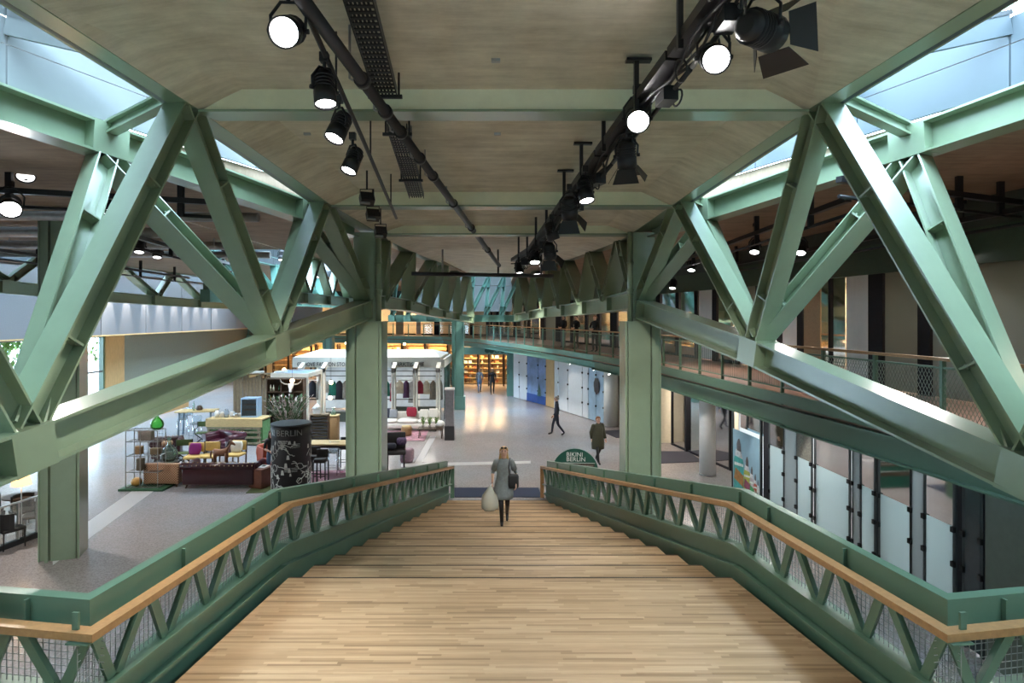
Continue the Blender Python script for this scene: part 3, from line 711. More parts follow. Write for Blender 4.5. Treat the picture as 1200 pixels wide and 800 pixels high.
# interior behind the upper fronts
m = MB(); INN = [(x+3.0, y+1.2) for x, y in WALL[:-2]]+[(-12, 60.5), (-22, 60.8)]
for a, b in zip(INN[:-1], INN[1:]): m.bar((*a, (ZG+6.6)/2), (*b, (ZG+6.6)/2), .1, 6.6-ZG)
struct('wall_shop_upper', m, LIT)
m = MB(); m.prism(WALL+[(-22.4, 61.9), (15.9, 61.9), (15.9, 5)], 6.55, 6.65); struct('ceiling_shop_upper', m, WHITE)
# ================================================================ GROUND-FLOOR FRONTS, RIGHT
SH = [(7.95, 4.5), (7.7, 8.0), (7.57, 10.4), (7.5, 13.3), (7.42, 15.5), (7.2, 19.3), (6.9, 22.5)]
CLIP = BLACKM
RET = frosted('frosted_return', (.42, .47, .48))
POSTER = mat('poster_blue', (.3, .5, .62), .35, var=.12, vscale=2)
def front_panel(a, b, k, lab, zt=3.05, ang=0.0, zf=1.9):
    p0, p1 = at_px(SH, a), at_px(SH, b); d = (p1-p0).normalized(); n = V((d.y, -d.x, 0))
    if n.x > 0: n = -n
    p0 = p0+n*ang
    t = thing('folding_panel', lab, 'panel', (p0+p1)/2)
    if k == 'f':
        panel(t, 'frosted_pane', p0, p1, .04, zf, FROST, .02); panel(t, 'clear_pane', p0, p1, zf+.004, zt, GLASS, .02)
    elif k == 'd': panel(t, 'dark_pane', p0, p1, .04, zt, mat('dark_glass', (.05, .07, .08), .15, var=.1), .03)
    elif k == 'r': panel(t, 'frosted_pane', p0, p1, .04, zt, RET, .03)
    elif k == 's':
        panel(t, 'frosted_pane', p0, p1, .04, zf, FROST, .02); panel(t, 'stone_panel', p0, p1, zf+.004, zt, mat('stone', (.2, .19, .16), .8, var=.4, vscale=25), .04)
    for q in (p0, p1):
        panel(t, 'edge_post', q-d*.03, q+d*.03, .0, zt, mat('edge_profile', (.06, .075, .08), .7, var=.05), .03)
        for z in (.62, 1.28, 1.86):
            m = MB(); m.cbox(q+n*.035+V((0, 0, z)), .07, .05, .09, math.atan2(d.y, d.x)); m.build('clip', CLIP, t)
    return t
FP = [(902, 919, 'f', 0), (919.5, 934, 'r', .0), (934.5, 951.5, 's', 0), (956, 996, 'f', .0), (1000, 1009, 'r', .0), (1009.5, 1026, 'f', .0), (1031, 1068, 'f', 0), (1068.6, 1084, 'r', .0), (1084.6, 1119, 'f', 0), (1130, 1151, 'd', 0)]
ORD = ['right beside the poster of bottles', 'narrow dark return, second from the poster', 'with a rough stone strip above it', 'wide, under the gallery, first of the wide ones from the poster', 'narrow dark return just right of the first wide panel',
       'slim, between two dark returns', 'wide, second of the wide ones, pale interior above', 'narrow dark return between the two nearest wide panels', 'wide, nearest of the wide ones to the camera', 'dark, last one before the blank green wall']
for (a, b, k, g), o in zip(FP, ORD):
    front_panel(a, b, k, ('frosted' if k != 'd' else 'smoked')+' glass folding panel '+o, ang=g)
for a, b in ((893, 901), (952, 956), (996.5, 1000), (1026, 1031), (1119, 1130), (1151, 1157)):
    p0, p1 = at_px(SH, a), at_px(SH, b)
    b_ = MB(); d, u, s = frame(p1-p0); p0 = p0-d*.05; p1 = p1+d*.05; b_.bar(p0+V((.11, 0, 1.53)), p1+V((.11, 0, 1.53)), .1, 3.06)
    solo(b_, 'shopfront_post', DARKF, 'black post between the glass folding panels under the right gallery', 'post', 'black posts between the folding panels')
p0, p1 = at_px(SH, 1158), at_px(SH, 1330)
m = MB(); m.bar(p0+V((0, 0, 1.55)), p1+V((0, 0, 1.55)), .1, 3.1); struct('wall_shop_side', m, mat('blank_green_wall', (.16, .19, .155), .6, var=.08))
# poster of spray bottles
p0, p1 = at_px(SH, 859), at_px(SH, 892); d = (p1-p0).normalized(); n = V((d.y, -d.x, 0)); n = -n if n.x > 0 else n
W_ = (p1-p0).length; ps = thing('advertising_poster', 'blue poster printed with a row of spray bottles, under the right gallery', 'poster', p0)
panel(ps, 'sheet', p0, p1, .05, 1.92, POSTER, .03)
for q in (p0, p1): panel(ps, 'edge_post', q-d*.03, q+d*.03, 0, 3.05, mat('edge_profile'), .06)
BC = [((.05, .42, .4), (.45, .2, .05)), ((.45, .5, .08), (.25, .05, .12)), ((.6, .55, .6), (.05, .35, .12)), ((.5, .1, .06), (.6, .5, .45)), ((.7, .7, .72), (.1, .3, .15))]
fr = ((.04, .40, .90), (.42, .25, .66), (.62, .18, .54), (.765, .13, .45), (.87, .1, .38))
for i, ((x0, wf, hf), (c1, c2)) in enumerate(zip(fr, BC)):
    w = wf*W_; q = p0+d*(x0*W_+w/2)+n*.018; hb = hf*1.8; zb = .07
    def shape(nm, pts, c, off):
        m = MB(); m.add([q+d*(a*w/2)+V((0, 0, zb+b*hb))+n*off for a, b in pts], [tuple(range(len(pts)))]); m.build(nm, mat('print_%d_%s' % (i, nm), c, .4, var=.35, vscale=9), ps)
    shape('printed_bottle', [(-.9, 0), (.9, 0), (.92, .55), (.75, .64), (-.75, .64), (-.92, .55)], c1, .002)
    shape('printed_band', [(-.88, .2), (.88, .12), (.9, .34), (-.6, .42)], c2, .004)
    shape('printed_stripe', [(-.8, .46), (.85, .5), (.85, .55), (-.8, .52)], (.8, .85, .8), .004)
    shape('printed_cap', [(-.75, .64), (.75, .64), (.5, .76), (-.5, .78)], (.72, .75, .78), .003)
    shape('printed_nozzle', [(-.3, .76), (.45, .76), (.4, .9), (.15, 1.0), (-.1, .98), (-.35, .88)], (.09, .09, .1), .005)
m = MB(); m.bar(p0+V((.25, 0, 2.5)), p1+V((.25, 0, 2.5)), .03, 1.1); o = m.build('shop_pane', GLASS); o['kind'] = 'structure'; o.name = 'window_6'
# shop interior behind the folding panels
m = MB(); m.box(11.3, 11.4, 4.5, 21, 0, 3.4); struct('wall_shop_back', m, SHOPW)
m = MB(); m.box(7.45, 11.4, 19.45, 19.55, 0, 3.4); struct('wall_shop_end', m, SHOPW)
for i, y in enumerate((7.5, 10, 12.5, 15)):
    f = thing('window_%d' % (7+i), None, None); f['kind'] = 'structure'
    for (a, b, z0, z1) in ((y, y+.12, 1.6, 3.2), (y+1.9, y+2.02, 1.6, 3.2), (y+.12, y+1.9, 1.6, 1.75), (y+.12, y+1.9, 3.08, 3.2)):
        m = MB(); m.box(11.2, 11.3, a, b, z0, z1); m.build('window_frame', mat('blue_grey_frame', (.07, .09, .13), .4), f)
    m = MB(); m.box(11.27, 11.29, y+.12, y+1.9, 1.75, 3.08); m.build('pane', SHOPW, f)
# round white columns under the gallery
for px, yb, r, lab in ((829, 556, .27, 'round white column under the gallery beside the bottle poster'), (716, 499, .36, 'round white column seen left of the right stair column')):
    p = G(px, yb); t = thing('round_column', lab, 'column', p)
    m = MB(); m.lathe([(r, 0), (r, 3.15)], p, 24); m.build('shaft', WHITE, t); m = MB(); m.lathe([(r+.02, 0), (r+.02, .05)], p, 24); m.build('base_ring', GALV, t)
# recessed entrance with black-framed glass door
CW = G(760, 520); m = MB(); m.box(6.2, 9.0, 26.4, 26.6, 0, 3.2); struct('wall_recess', m, CREAM)
m = MB(); m.box(8.95, 9.05, 21.1, 26.4, 0, 3.2); struct('wall_recess_side', m, CREAM)
m = MB(); m.box(6.0, 6.1, 26.4, 31, 0, 3.2); struct('wall_recess_left', m, CREAM)
dr = thing('door_1', None, None); dr['kind'] = 'structure'
a, b, c = G(788, 521), G(806, 529), G(856, 551)
for q, w in ((a, .1), (b, .2), (c, .1)):
    m = MB(); m.cbox(q+V((0, 0, 1.55)), w, w, 3.1); m.build('door_post', DARKF, dr)
for p_, q_ in ((a, b), (b, c)):
    panel(dr, 'pane', p_, q_, .08, 3.0, GLASS, .02); panel(dr, 'door_rail', p_, q_, 0, .08, DARKF, .07); panel(dr, 'door_rail', p_, q_, 3.0, 3.1, DARKF, .07)
b_ = MB(); b_.prism([tuple(G(*q)[:2]) for q in ((772, 543), (824, 541), (806, 529), (772, 529))], .002, .02); solo(b_, 'entrance_mat', MAT_DARK, 'black entrance mat in front of the black-framed glass door', 'mat')
b_ = MB(); b_.prism([tuple(G(*q)[:2]) for q in ((704, 505), (722, 513), (745, 513), (745, 503))], .002, .02); solo(b_, 'entrance_mat', MAT_DARK, 'black mat seen just left of the right stair column', 'mat')
# ---- white hoarding further along with printed panels
HO = [(5.25, 30.6), (4.4, 32.6), (3.3, 35.3), (2.5, 37.3), (.5, 41.4)]
hd = thing('hoarding', 'white panelled hoarding with blue prints closing a shop on the right', 'hoarding', (3, 36, 0))
PB = mat('print_sea', (.22, .36, .62), .4, var=.45, vscale=1.2); PW = mat('white_hoarding', (.78, .83, .88), .45, var=.03); PC = mat('print_pale_blue', (.42, .58, .72), .4, var=.15, vscale=2)
for a, b, mt, nm in ((708, 699, PC, 'print_panel'), (699, 690, PC, 'print_panel'), (690, 683, PW, 'white_panel'), (683, 666, PW, 'white_panel'), (666, 655, PW, 'white_panel'), (655, 650, PW, 'white_panel'), (650, 640, PLYWOOD, 'wood_panel'), (640, 631, PB, 'print_panel'), (631, 618, PB, 'print_panel'), (618, 609, PW, 'white_panel'), (609, 602, PW, 'white_panel')):
    p0, p1 = at_px(HO, a), at_px(HO, b); d = (p1-p0).normalized()
    o = panel(hd, nm, p0+d*.02, p1-d*.02, .03, 3.12, mt, .06)
    if mt is PB:
        panel(hd, 'print_base', p0+d*.02-V((.03, .03, 0)), p1-d*.02-V((.03, .03, 0)), .04, .55, mat('print_deep_blue', (.02, .1, .4), .4, var=.1), .05)
    if mt is not PLYWOOD:
        for z in (.8, 1.6, 2.4):
            m = MB(); m.cbox(p0+V((-.04, -.04, z)), .07, .07, .09, math.atan2(d.y, d.x)); m.build('clip', CLIP, hd)
q = at_px(HO, 700.5); d = V((-.4, .9, 0)).normalized(); pr = []
for k in range(18):
    a = 2*math.pi*k/18; rr = .33+.012*math.sin(3*a)+.025*math.sin(7*a)
    pr.append(q+V((-.075, -.05, 1.85))+d*rr*.8*math.cos(a)+V((0, 0, rr*1.3*math.sin(a))))
m = MB(); m.add(pr, [tuple(range(18))]); m.build('printed_head', mat('print_dark', (.05, .045, .05), .5, var=.3), hd)
q = at_px(HO, 633)+V((-.08, -.04, 0)); m = MB(); m.add([q+V((0, 0, .5))-d*.25, q+V((0, 0, .5))+d*.25, q+V((0, 0, 1.0))+d*.1, q+V((0, 0, 1.3)), q+V((0, 0, .95))-d*.2], [(0, 1, 2, 3, 4)]); m.build('printed_figure', mat('print_rock', (.06, .16, .16), .5, var=.3), hd)
p = G(599, 464); b_ = MB(); b_.box(p.x-.3, p.x+.35, p.y, p.y+.4, 0, 3.2); solo(b_, 'end_pier', TEAL, 'teal pier at the far end of the white hoarding', 'pier')
# ---- far warm shop front with shelves
ZS = 3.15
fs = thing('shopfront_far', 'warmly lit far shop front with dark uprights and stocked shelves', 'shopfront', (-1, 48, 0))
SHELFW = mat('warm_shelf', (.6, .42, .2), .5, var=.2, vscale=6)
def shelves(parent, x0, x1, y, zt, n, seed):
    r = random.Random(seed)
    m = MB(); m.box(x0, x1, y+.34, y+.38, 0, zt); m.build('back_panel', SHELFW, parent)
    for k in range(n+1):
        m = MB(); m.box(x0, x1, y, y+.34, .1+k*(zt-.2)/n, .13+k*(zt-.2)/n); m.build('shelf', SHELFW, parent)
    for x in (x0, x1-.05):
        m = MB(); m.box(x, x+.05, y-.02, y+.38, 0, zt); m.build('upright', DWOOD, parent)
GOODS = [mat('goods_%d' % i, c, .5, var=.1) for i, c in enumerate(((.8, .7, .5), (.55, .2, .08), (.75, .5, .2), (.25, .12, .06), (.85, .8, .7), (.5, .35, .12)))]
gproto = []
for i in range(6):
    b_ = MB()
    if i % 3 == 0: b_.lathe([(.07, 0), (.09, .06), (.09, .2), (.04, .27), (.04, .32)], (0, 0, 0), 8)
    elif i % 3 == 1: b_.box(-.13, .13, -.08, .08, 0, .22)
    else: b_.lathe([(.12, 0), (.13, .12), (.1, .18)], (0, 0, 0), 8)
    gproto.append((('bottle', 'carton', 'jar')[i % 3], b_, GOODS[i]))
_goods = {}
def put_goods(x0, x1, y, zt, n, seed, where, dens=.34, skip=.15):
    r = random.Random(seed)
    for k in range(n):
        z = .131+k*(zt-.2)/n; x = x0+.22
        while x < x1-.2:
            if r.random() > skip:
                i = r.randrange(6); nm, b_, mt = gproto[i]; key = i
                lab = {'bottle': 'small bottle', 'carton': 'small carton', 'jar': 'squat jar'}[nm]+' on the lit shelves of '+where
                if key in _goods:
                    o = _goods[key].copy(); COL.objects.link(o)
                else:
                    o = b_.build(nm, mt); _goods[key] = o
                o.location = (x, y+.17, z); tag(o, lab, nm, nm+'s on the shelves of '+where)
            x += dens*r.uniform(.85, 1.3)
for k, (a, b) in enumerate(((-3.3, -2.1), (-2.0, -1.25), (-1.15, -.1), (0.0, 1.1))):
    shelves(fs, a, b, 49, 2.9, 7, k); put_goods(a, b, 49, 2.9, 7, k, 'the far shop', .36)
for x in (-3.4, -2.05, -1.2, -.05, 1.15):
    m = MB(); m.box(x-.07, x+.07, 47.6, 47.75, 0, 3.1); m.build('mullion', DWOOD, fs)
m = MB(); m.box(-3.5, 1.3, 49.5, 49.6, 0, 3.1); m.build('back_wall', LIT, fs)
sg = thing('shop_sign', 'green fascia band with dark round pictograms over the far warm shop', 'sign', (-1, 45.4, 2.6))
m = MB(); m.box(-3.4, 1.2, 45.5, 45.6, 2.6, 3.13); m.build('band', TEAL, sg)
for px in (571, 576, 582.5, 589):
    c = P(px, 410.5, 45.48); m = MB(); m.tube([c, c+V((0, .03, 0))], .2, 14); m.build('pictogram', mat('sign_dark', (.015, .09, .075), .5), sg)
    if px == 582.5:
        m = MB(); m.tube([c-V((0, .01, 0)), c+V((0, .02, 0))], .14, 14); m.build('pictogram_ring', TEAL, sg)
for px in (597, 600, 603):
    c = P(px, 413, 44.0); m = MB(); m.box(c.x-.05, c.x+.05, 45.46, 45.5, c.z-.2, c.z+.2); m.build('pictogram', mat('sign_dark'), sg)
# warm shops under the far-left gallery
fl = thing('shopfront_far', 'long warm shop front behind the white pavilion, far left', 'shopfront', (-12, 56, 0))
for k in range(9):
    x0 = -21+k*2.0; shelves(fl, x0+.06, x0+1.9, 55.5, 2.9, 6, k)
    put_goods(x0+.06, x0+1.9, 55.5, 2.9, 6, 20+k, 'the shop behind the pavilion', .5, .3) if k > 2 else None
    m = MB(); m.box(x0-.08, x0+.08, 54.0, 54.15, 0, 3.2); m.build('mullion', DWOOD, fl)
m = MB(); m.box(-22, -2.5, 56.2, 56.3, 0, 3.3); m.build('back_wall', LIT, fl)
# ---- the lamps of the shops (panels in their ceilings) and added fill spots for the hall
def area(name, loc, sx, sy, power, col=(1, .95, .88), rot=(0, 0, 0), spread=180):
    l = bpy.data.lights.new(name, 'AREA'); l.shape = 'RECTANGLE'; l.size = sx; l.size_y = sy; l.energy = power*LAMP; l.color = col; l.spread = R(spread)
    o = bpy.data.objects.new(name, l); COL.objects.link(o); o.location = loc; o.rotation_euler = rot; return o
def spot(name, loc, to, power, ang=60, col=(1, .96, .9), blend=.5, r=.08):
    l = bpy.data.lights.new(name, 'SPOT'); l.energy = power*LAMP; l.spot_size = R(ang); l.spot_blend = blend; l.color = col; l.shadow_soft_size = r
    o = bpy.data.objects.new(name, l); COL.objects.link(o); o.location = loc
    o.rotation_euler = (V(to)-V(loc)).to_track_quat('-Z', 'Y').to_euler(); return o
WARM = (1, .72, .4); NEUT = (1, .93, .84); COOL = (.85, .93, 1)
for x, y, p in ((11, 9, 35), (10.8, 13, 70), (10.4, 19, 120), (9.4, 26, 240), (7.6, 33, 160), (5.2, 42, 130), (1.5, 51, 110)):
    area('shop_ceiling_lamp', (x, y, 6.5), 1.2, 4, p, (1, .86, .66))
for x in (-5, -9, -13, -18): area('shop_ceiling_lamp', (x, 58.5, 6.5), 3, 1, 90, WARM)
for y, p in ((7, 50), (11, 100), (15, 100), (18, 80)): area('shop_ceiling_lamp', (9.6, y, 3.35), 2.5, 2.5, p, (.92, .97, 1))
area('shop_ceiling_lamp', (7.8, 24, 3.15), 1.5, 3, 150, NEUT)
for x in (-2.7, -1.6, -.6, .5): area('shelf_lamp', (x, 48.4, 3.05), .9, .5, 70, (1, .7, .36))
for k in range(9): area('shelf_lamp', (-20+k*2, 54.8, 3.1), 1.6, .5, 80, (1, .66, .32))
# fill spots added to brighten the hall, without fixtures of their own
for x, y, p in ((-8, 10, 1200), (-13, 16, 1600), (-12.5, 24, 1500), (-12.5, 34, 1500), (-6, 24, 1500), (-6, 32, 1500), (1.2, 20, 1300), (.5, 28, 1300), (-1, 34, 1300), (4.2, 17, 1000), (7, 8, 300), (-1, 44, 700), (-15, 44, 1500)):
    p *= .45; z = 7.1 if x < -3.5 else 6.9
    spot('hall_fill', (x, y, z), (x+.3, y+.5, 0), p, 110, (1, .95, .9), .6, .15)
for px in (118, 128, 148, 170, 187, 204, 217, 230, 241, 252):
    y = FOC*21/(CX-px)
    spot('bulkhead_lamp', (-20.6, y, 7.3), (-20.97, y, 5.4), 500, 32, NEUT, .5, .03)
for y in (14, 18, 23): spot('bulkhead_lamp', (-20.6, y, 7.3), (-20.97, y, 5.4), 500, 36, NEUT, .5, .03)

# fill spots added out of view, aimed at the columns and stair foot
for p0, p1, pw, an in (((-1.4, 1.0, 8.3), (-3.1, 13.8, 3.0), 1700, 20), ((1.6, 1.0, 8.3), (3.05, 13.8, 3.0), 1700, 20), ((0, 2.0, 8.3), (-.3, 18, 1.0), 900, 30)):
    spot('stage_and_fill_spot', p0, p1, pw, an, (1, .95, .88), .6, .1)
for k in range(9):
    y = 19+2.0*k
    spot('facade_pool_spot', (-20.2, y, 4.36), (-19.6, y, 0), 260, 36, (1, .93, .8), .4, .04)  # spots added to throw the bright floor pools along the facade
# ================================================================ LOUNGE AND CAFE FURNITURE (local coordinates: front = -y unless turned)
LEATHER = mat('oxblood_leather', (.035, .006, .010), .3, var=.2, vscale=9); LEATHER2 = mat('plum_leather', (.06, .012, .026), .33, var=.2, vscale=9)
REDL = mat('orange_red_leather', (.42, .07, .025), .4, var=.15); YEL = mat('mustard_fabric', (.6, .42, .14), .8, var=.1); CHAIRB = mat('black_chair', (.02, .017, .017), .5, var=.15)
PURP = mat('magenta_cushion', (.22, .01, .16), .75, var=.1); OFFW = mat('offwhite_fabric', (.7, .68, .62), .85, var=.08, bump=.1); GREYF = mat('grey_fabric', (.3, .31, .34), .85, var=.12)
DARKF2 = mat('dark_blue_fabric', (.03, .035, .055), .85, var=.2); WINE = mat('wine_cushion', (.3, .015, .04), .8, var=.1); CGREEN = mat('olive_canvas', (.06, .09, .025), .8, var=.15)
BROWNL = mat('brown_leather', (.14, .05, .03), .45, var=.2); WICK = mat('wicker', (.3, .18, .08), .8, var=.3, vscale=30)
def weave():
    m = bpy.data.materials.new('basket_weave'); m.use_nodes = True; nt = m.node_tree; L = nt.links.new; b = nt.nodes['Principled BSDF']; b.inputs['Roughness'].default_value = .85
    tc = nd(nt, 'ShaderNodeTexCoord'); c = nd(nt, 'ShaderNodeTexChecker', Scale=26.0); c.inputs['Color1'].default_value = (.52, .33, .2, 1); c.inputs['Color2'].default_value = (.2, .09, .06, 1)
    L(tc.outputs['Object'], c.inputs['Vector']); L(c.outputs['Color'], b.inputs['Base Color']); return m
WEAVE = weave()
def rugmat(name, c1, c2, sc=3):
    m = bpy.data.materials.new(name); m.use_nodes = True; nt = m.node_tree; L = nt.links.new; b = nt.nodes['Principled BSDF']; b.inputs['Roughness'].default_value = .95
    tc = nd(nt, 'ShaderNodeTexCoord'); v = nd(nt, 'ShaderNodeTexVoronoi', Scale=sc, distance='MANHATTAN'); L(tc.outputs['Object'], v.inputs['Vector'])
    r = nd(nt, 'ShaderNodeValToRGB'); r.color_ramp.interpolation = 'CONSTANT'; e = r.color_ramp.elements; e[0].color = (*c1, 1); e[1].color = (*c2, 1); e[1].position = .35; x = e.new(.6); x.color = (*[p*.6+.1 for p in c1], 1)
    L(v.outputs['Distance'], r.inputs['Fac']); L(r.outputs[0], b.inputs['Base Color']); return m
RUG1 = rugmat('pink_rug', (.42, .14, .2), (.55, .3, .33)); RUG2 = rugmat('wine_rug', (.28, .08, .14), (.4, .26, .3), 2.2)
GBOT = glass('green_bottle_glass', (.35, .95, .35), .3, .05, (.15, .6, .1)); CBOT = glass('pale_bottle_glass', (.8, .95, .88), .2, .05, (.55, .75, .66)); CLEARP = glass('clear_plastic', (.85, .92, .97), .22, .1, (.7, .78, .85))
def gp(px, py): p = G(px, py); return p
def new(name, label, cat, p, rz=0, group=None): return thing(name, label, cat, p, rz, group)
def legs4(t, w, d, h, s, mt, taper=True, name='leg'):
    for a in (-1, 1):
        for b in (-1, 1):
            m = MB(); m.tube([(a*w/2*1.02, b*d/2*1.02, 0), (a*w/2*.96, b*d/2*.96, h)], [s*.6, s] if taper else s, 6); m.build(name, mt, t, local=True)
def cushion(t, c, sx, sy, sz, mt, name='cushion', rz=0, tilt=None):
    rings = []; n = 16
    M = Matrix.Rotation(rz, 3, 'Z') @ (Matrix.Rotation(tilt, 3, 'X') if tilt else Matrix.Identity(3))
    for k in range(7):
        f = -1+2*k/6; sc = (1-abs(f)**2.6)**.5*.5+.5 if abs(f) < 1 else .5; sc = max(sc, .78)
        rings.append([V(c)+M @ V((math.copysign(abs(math.cos(a))**.4, math.cos(a))*sx/2*sc, math.copysign(abs(math.sin(a))**.4, math.sin(a))*sy/2*sc, f*sz/2)) for a in [2*math.pi*(i+.5)/n for i in range(n)]])
    m = MB(); m.loft(rings); return m.build(name, mt, t, local=True)
def chesterfield(label, p, rz, w=2.3, d=.95, mt=LEATHER, seats=3, group=None):
    "rolled back and arms of one height; seat opens to +y"
    t = new('chesterfield_sofa', label, 'sofa', p, rz, group)
    m = MB(); m.rbox((0, .05, .24), w-.3, d-.15, .26, .05); m.build('base', mt, t, local=True)
    m = MB(); m.rbox((0, -d/2+.12, .42), w-.1, .2, .6, .06); m.build('backrest', mt, t, local=True)
    m = MB(); m.tube([(-w/2+.02, -d/2+.1, .7), (w/2-.02, -d/2+.1, .7)], .115, 14); m.build('back_roll', mt, t, local=True)
    for a in (-1, 1):
        m = MB(); m.rbox((a*(w/2-.14), .02, .4), .2, d-.1, .56, .05); m.build('arm', mt, t, local=True)
        m = MB(); m.tube([(a*(w/2-.1), -d/2+.06, .68), (a*(w/2-.1), d/2-.02, .66)], .115, 14); m.build('arm_roll', mt, t, local=True)
    for k in range(seats):
        sw = (w-.52)/seats; cushion(t, (-w/2+.26+sw*(k+.5), .1, .43), sw*.98, d-.3, .2, mt, 'seat_cushion')
    b = MB(); nb = int(w/.14)
    for k in range(nb):
        x = -w/2+.1+(w-.2)*k/(nb-1)
        b.ball((x, -d/2+.0, .74), .022, n=6, m=4); b.ball((x, -d/2+.08, .815), .022, n=6, m=4)
    b.build('stud_row', mat('brass_stud', (.5, .36, .2), .35, .8), t, local=True, kind='stuff')
    legs4(t, w-.3, d-.25, .12, .04, DWOOD); return t
chesterfield('long oxblood leather chesterfield seen from behind, at the front of the lounge', gp(255, 573)+V((0, .45, 0)), 0, 2.38)
chesterfield('plum leather chesterfield loveseat turned sideways before the pallet counter', gp(263, 530), R(155), 1.5, .9, LEATHER2, 2)
t = chesterfield('oxblood leather club armchair beside the wire rack and bottles', gp(196, 538), R(200), 1.05, .9, LEATHER, 1)
cushion(t, (0, .02, .6), .4, .4, .2, mat('tan_throw', (.3, .18, .1), .8, var=.3), 'throw_cushion')
# woven boxy armchair
t = new('woven_armchair', 'boxy armchair in brown and tan woven pattern left of the long chesterfield', 'armchair', gp(188, 571)+V((0, .4, 0)))
m = MB(); m.rbox((0, -.3, .42), 1.14, .18, .66, .05); m.build('backrest', WEAVE, t, local=True)
m = MB(); m.rbox((0, .05, .28), 1.1, .75, .3, .05); m.build('seat', WEAVE, t, local=True)
for a in (-1, 1):
    m = MB(); m.rbox((a*.5, .03, .36), .14, .78, .52, .04); m.build('arm', WEAVE, t, local=True)
m = MB(); m.rbox((.5, -.32, .55), .12, .12, .3, .04); m.build('throw', OFFW, t, local=True)
legs4(t, .95, .65, .1, .035, DWOOD)
# wire rack with curios
t = new('wire_rack', 'tall open wire rack of curios at the left corner of the lounge', 'rack', gp(166, 574))
for x in (-.5, -.05, .5):
    for y in (0, .45):
        m = MB(); m.bar((x, y, .06), (x, y, 1.85), .02, .02); m.build('upright', GALV, t, local=True)
for z in (.08, .55, 1.05, 1.5, 1.85):
    m = MB(); m.box(-.5, .5, 0, .02, z-.01, z+.01); m.box(-.5, .5, .43, .45, z-.01, z+.01); m.box(-.5, -.48, 0, .45, z-.01, z+.01); m.box(.48, .5, 0, .45, z-.01, z+.01)
    for k in range(1, 10): m.box(-.5+k*.1-.004, -.5+k*.1+.004, 0, .45, z-.004, z+.004)
    m.build('wire_shelf', GALV, t, local=True)
b = MB()
for k in range(1, 10): b.bar((-.5+k*.1, .45, .08), (-.5+k*.1, .45, 1.85), .006, .006)
for k in range(1, 14): b.bar((-.5, .45, k*.13), (.5, .45, k*.13), .006, .006)
b.build('wire_back', GALV, t, local=True, kind='stuff')
bp = gp(166, 574)
def on(dx, dy, z): return bp+V((dx, dy, z))
b = MB(); b.box(bp.x-.65, bp.x+.75, bp.y-.15, bp.y+.7, 0, .06); solo(b, 'rack_plinth', mat('green_plinth', (.03, .1, .05), .8, var=.2), 'flat dark green plinth under the wire rack', 'plinth')
b = MB(); b.lathe([(.1, 0), (.15, .05), (.17, .12), (.13, .2), (.05, .24)], on(-.28, .2, .10), 12); solo(b, 'gourd_pot', mat('amber_pot', (.5, .27, .06), .5, var=.2), 'amber round pot on the lowest shelf of the wire rack', 'pot')
b = MB(); b.rbox(on(-.15, .2, .76), .2, .18, .38, .02); solo(b, 'storage_tin', mat('tin_brown', (.12, .1, .07), .5, var=.3), 'dark tin box on the middle shelf of the wire rack', 'tin')
b = MB(); b.rbox(on(-.22, .25, 1.2), .22, .16, .26, .03); solo(b, 'wicker_basket', WICK, 'small wicker basket on an upper shelf of the wire rack', 'basket')
b = MB(); b.rbox(on(.28, .3, 1.16), .3, .2, .2, .02); solo(b, 'crate', RWOOD, 'weathered crate on the upper right shelf of the wire rack', 'crate')
b = MB(); b.rbox(on(.0, .25, 1.66), .42, .22, .3, .02); solo(b, 'box_stack', mat('box_grey', (.25, .22, .2), .7, var=.3), 'grey box on the top shelf of the wire rack', 'box')
def demijohn(label, p, r, mt, neck=.2):
    t = new('demijohn', label, 'bottle', p)
    m = MB(); m.lathe([(r*.55, 0), (r*.92, r*.35), (r, r*.8), (r*.85, r*1.3), (r*.45, r*1.75), (r*.22, r*2.0), (r*.18, r*2.0+neck), (r*.2, r*2.0+neck+.02)], (0, 0, 0), 20); m.build('bottle_body', mt, t, local=True)
    m = MB(); m.lathe([(r*.2, 0), (r*.27, .02), (r*.27, .05), (r*.2, .07)], (0, 0, r*2+neck-.05), 16); m.build('lip', mt, t, local=True)
demijohn('bright green glass demijohn standing on top of the wire rack', on(.36, .22, 1.86), .2, GBOT, .08)
t = new('side_stand', 'small dark stand holding the big clear demijohn', 'stand', on(.4, .85, 0)); m = MB(); m.lathe([(.26, .66), (.26, .7)], (0, 0, 0), 16); m.build('stand_top', DWOOD, t, local=True); legs4(t, .3, .3, .66, .02, BLACK)
demijohn('large clear pale glass demijohn behind the woven armchair', on(.4, .85, .705), .27, CBOT, .22)
# side chairs with mustard seats
def yellow_chair(label, p, rz, cush=None):
    t = new('upholstered_chair', label, 'chair', p, rz, 'mustard chairs round the horse statue')
    m = MB(); m.rbox((0, 0, .43), .56, .52, .1, .04); m.build('seat', YEL, t, local=True)
    m = MB(); m.rbox((0, .25, .72), .54, .07, .34, .03); m.build('backrest', YEL, t, local=True)
    for a in (-1, 1):
        m = MB(); m.bar((a*.26, .24, .0), (a*.26, .29, .92), .04, .04); m.build('back_leg', DWOOD, t, local=True)
        m = MB(); m.bar((a*.25, -.23, .0), (a*.25, -.23, .4), .04, .04); m.build('front_leg', DWOOD, t, local=True)
    return t
c1 = gp(227, 549); yellow_chair('mustard chair with a magenta cushion, leftmost by the horse statue', c1, R(5))
t = new('scatter_cushion', 'magenta cushion standing on the leftmost mustard chair', 'cushion', c1+V((0, .1, .49))); cushion(t, (0, 0, .2), .42, .14, .4, PURP, 'cushion_body', 0, R(-12))
c2 = gp(245, 548); yellow_chair('mustard chair with bare seat, just left of the horse statue', c2, R(-3))
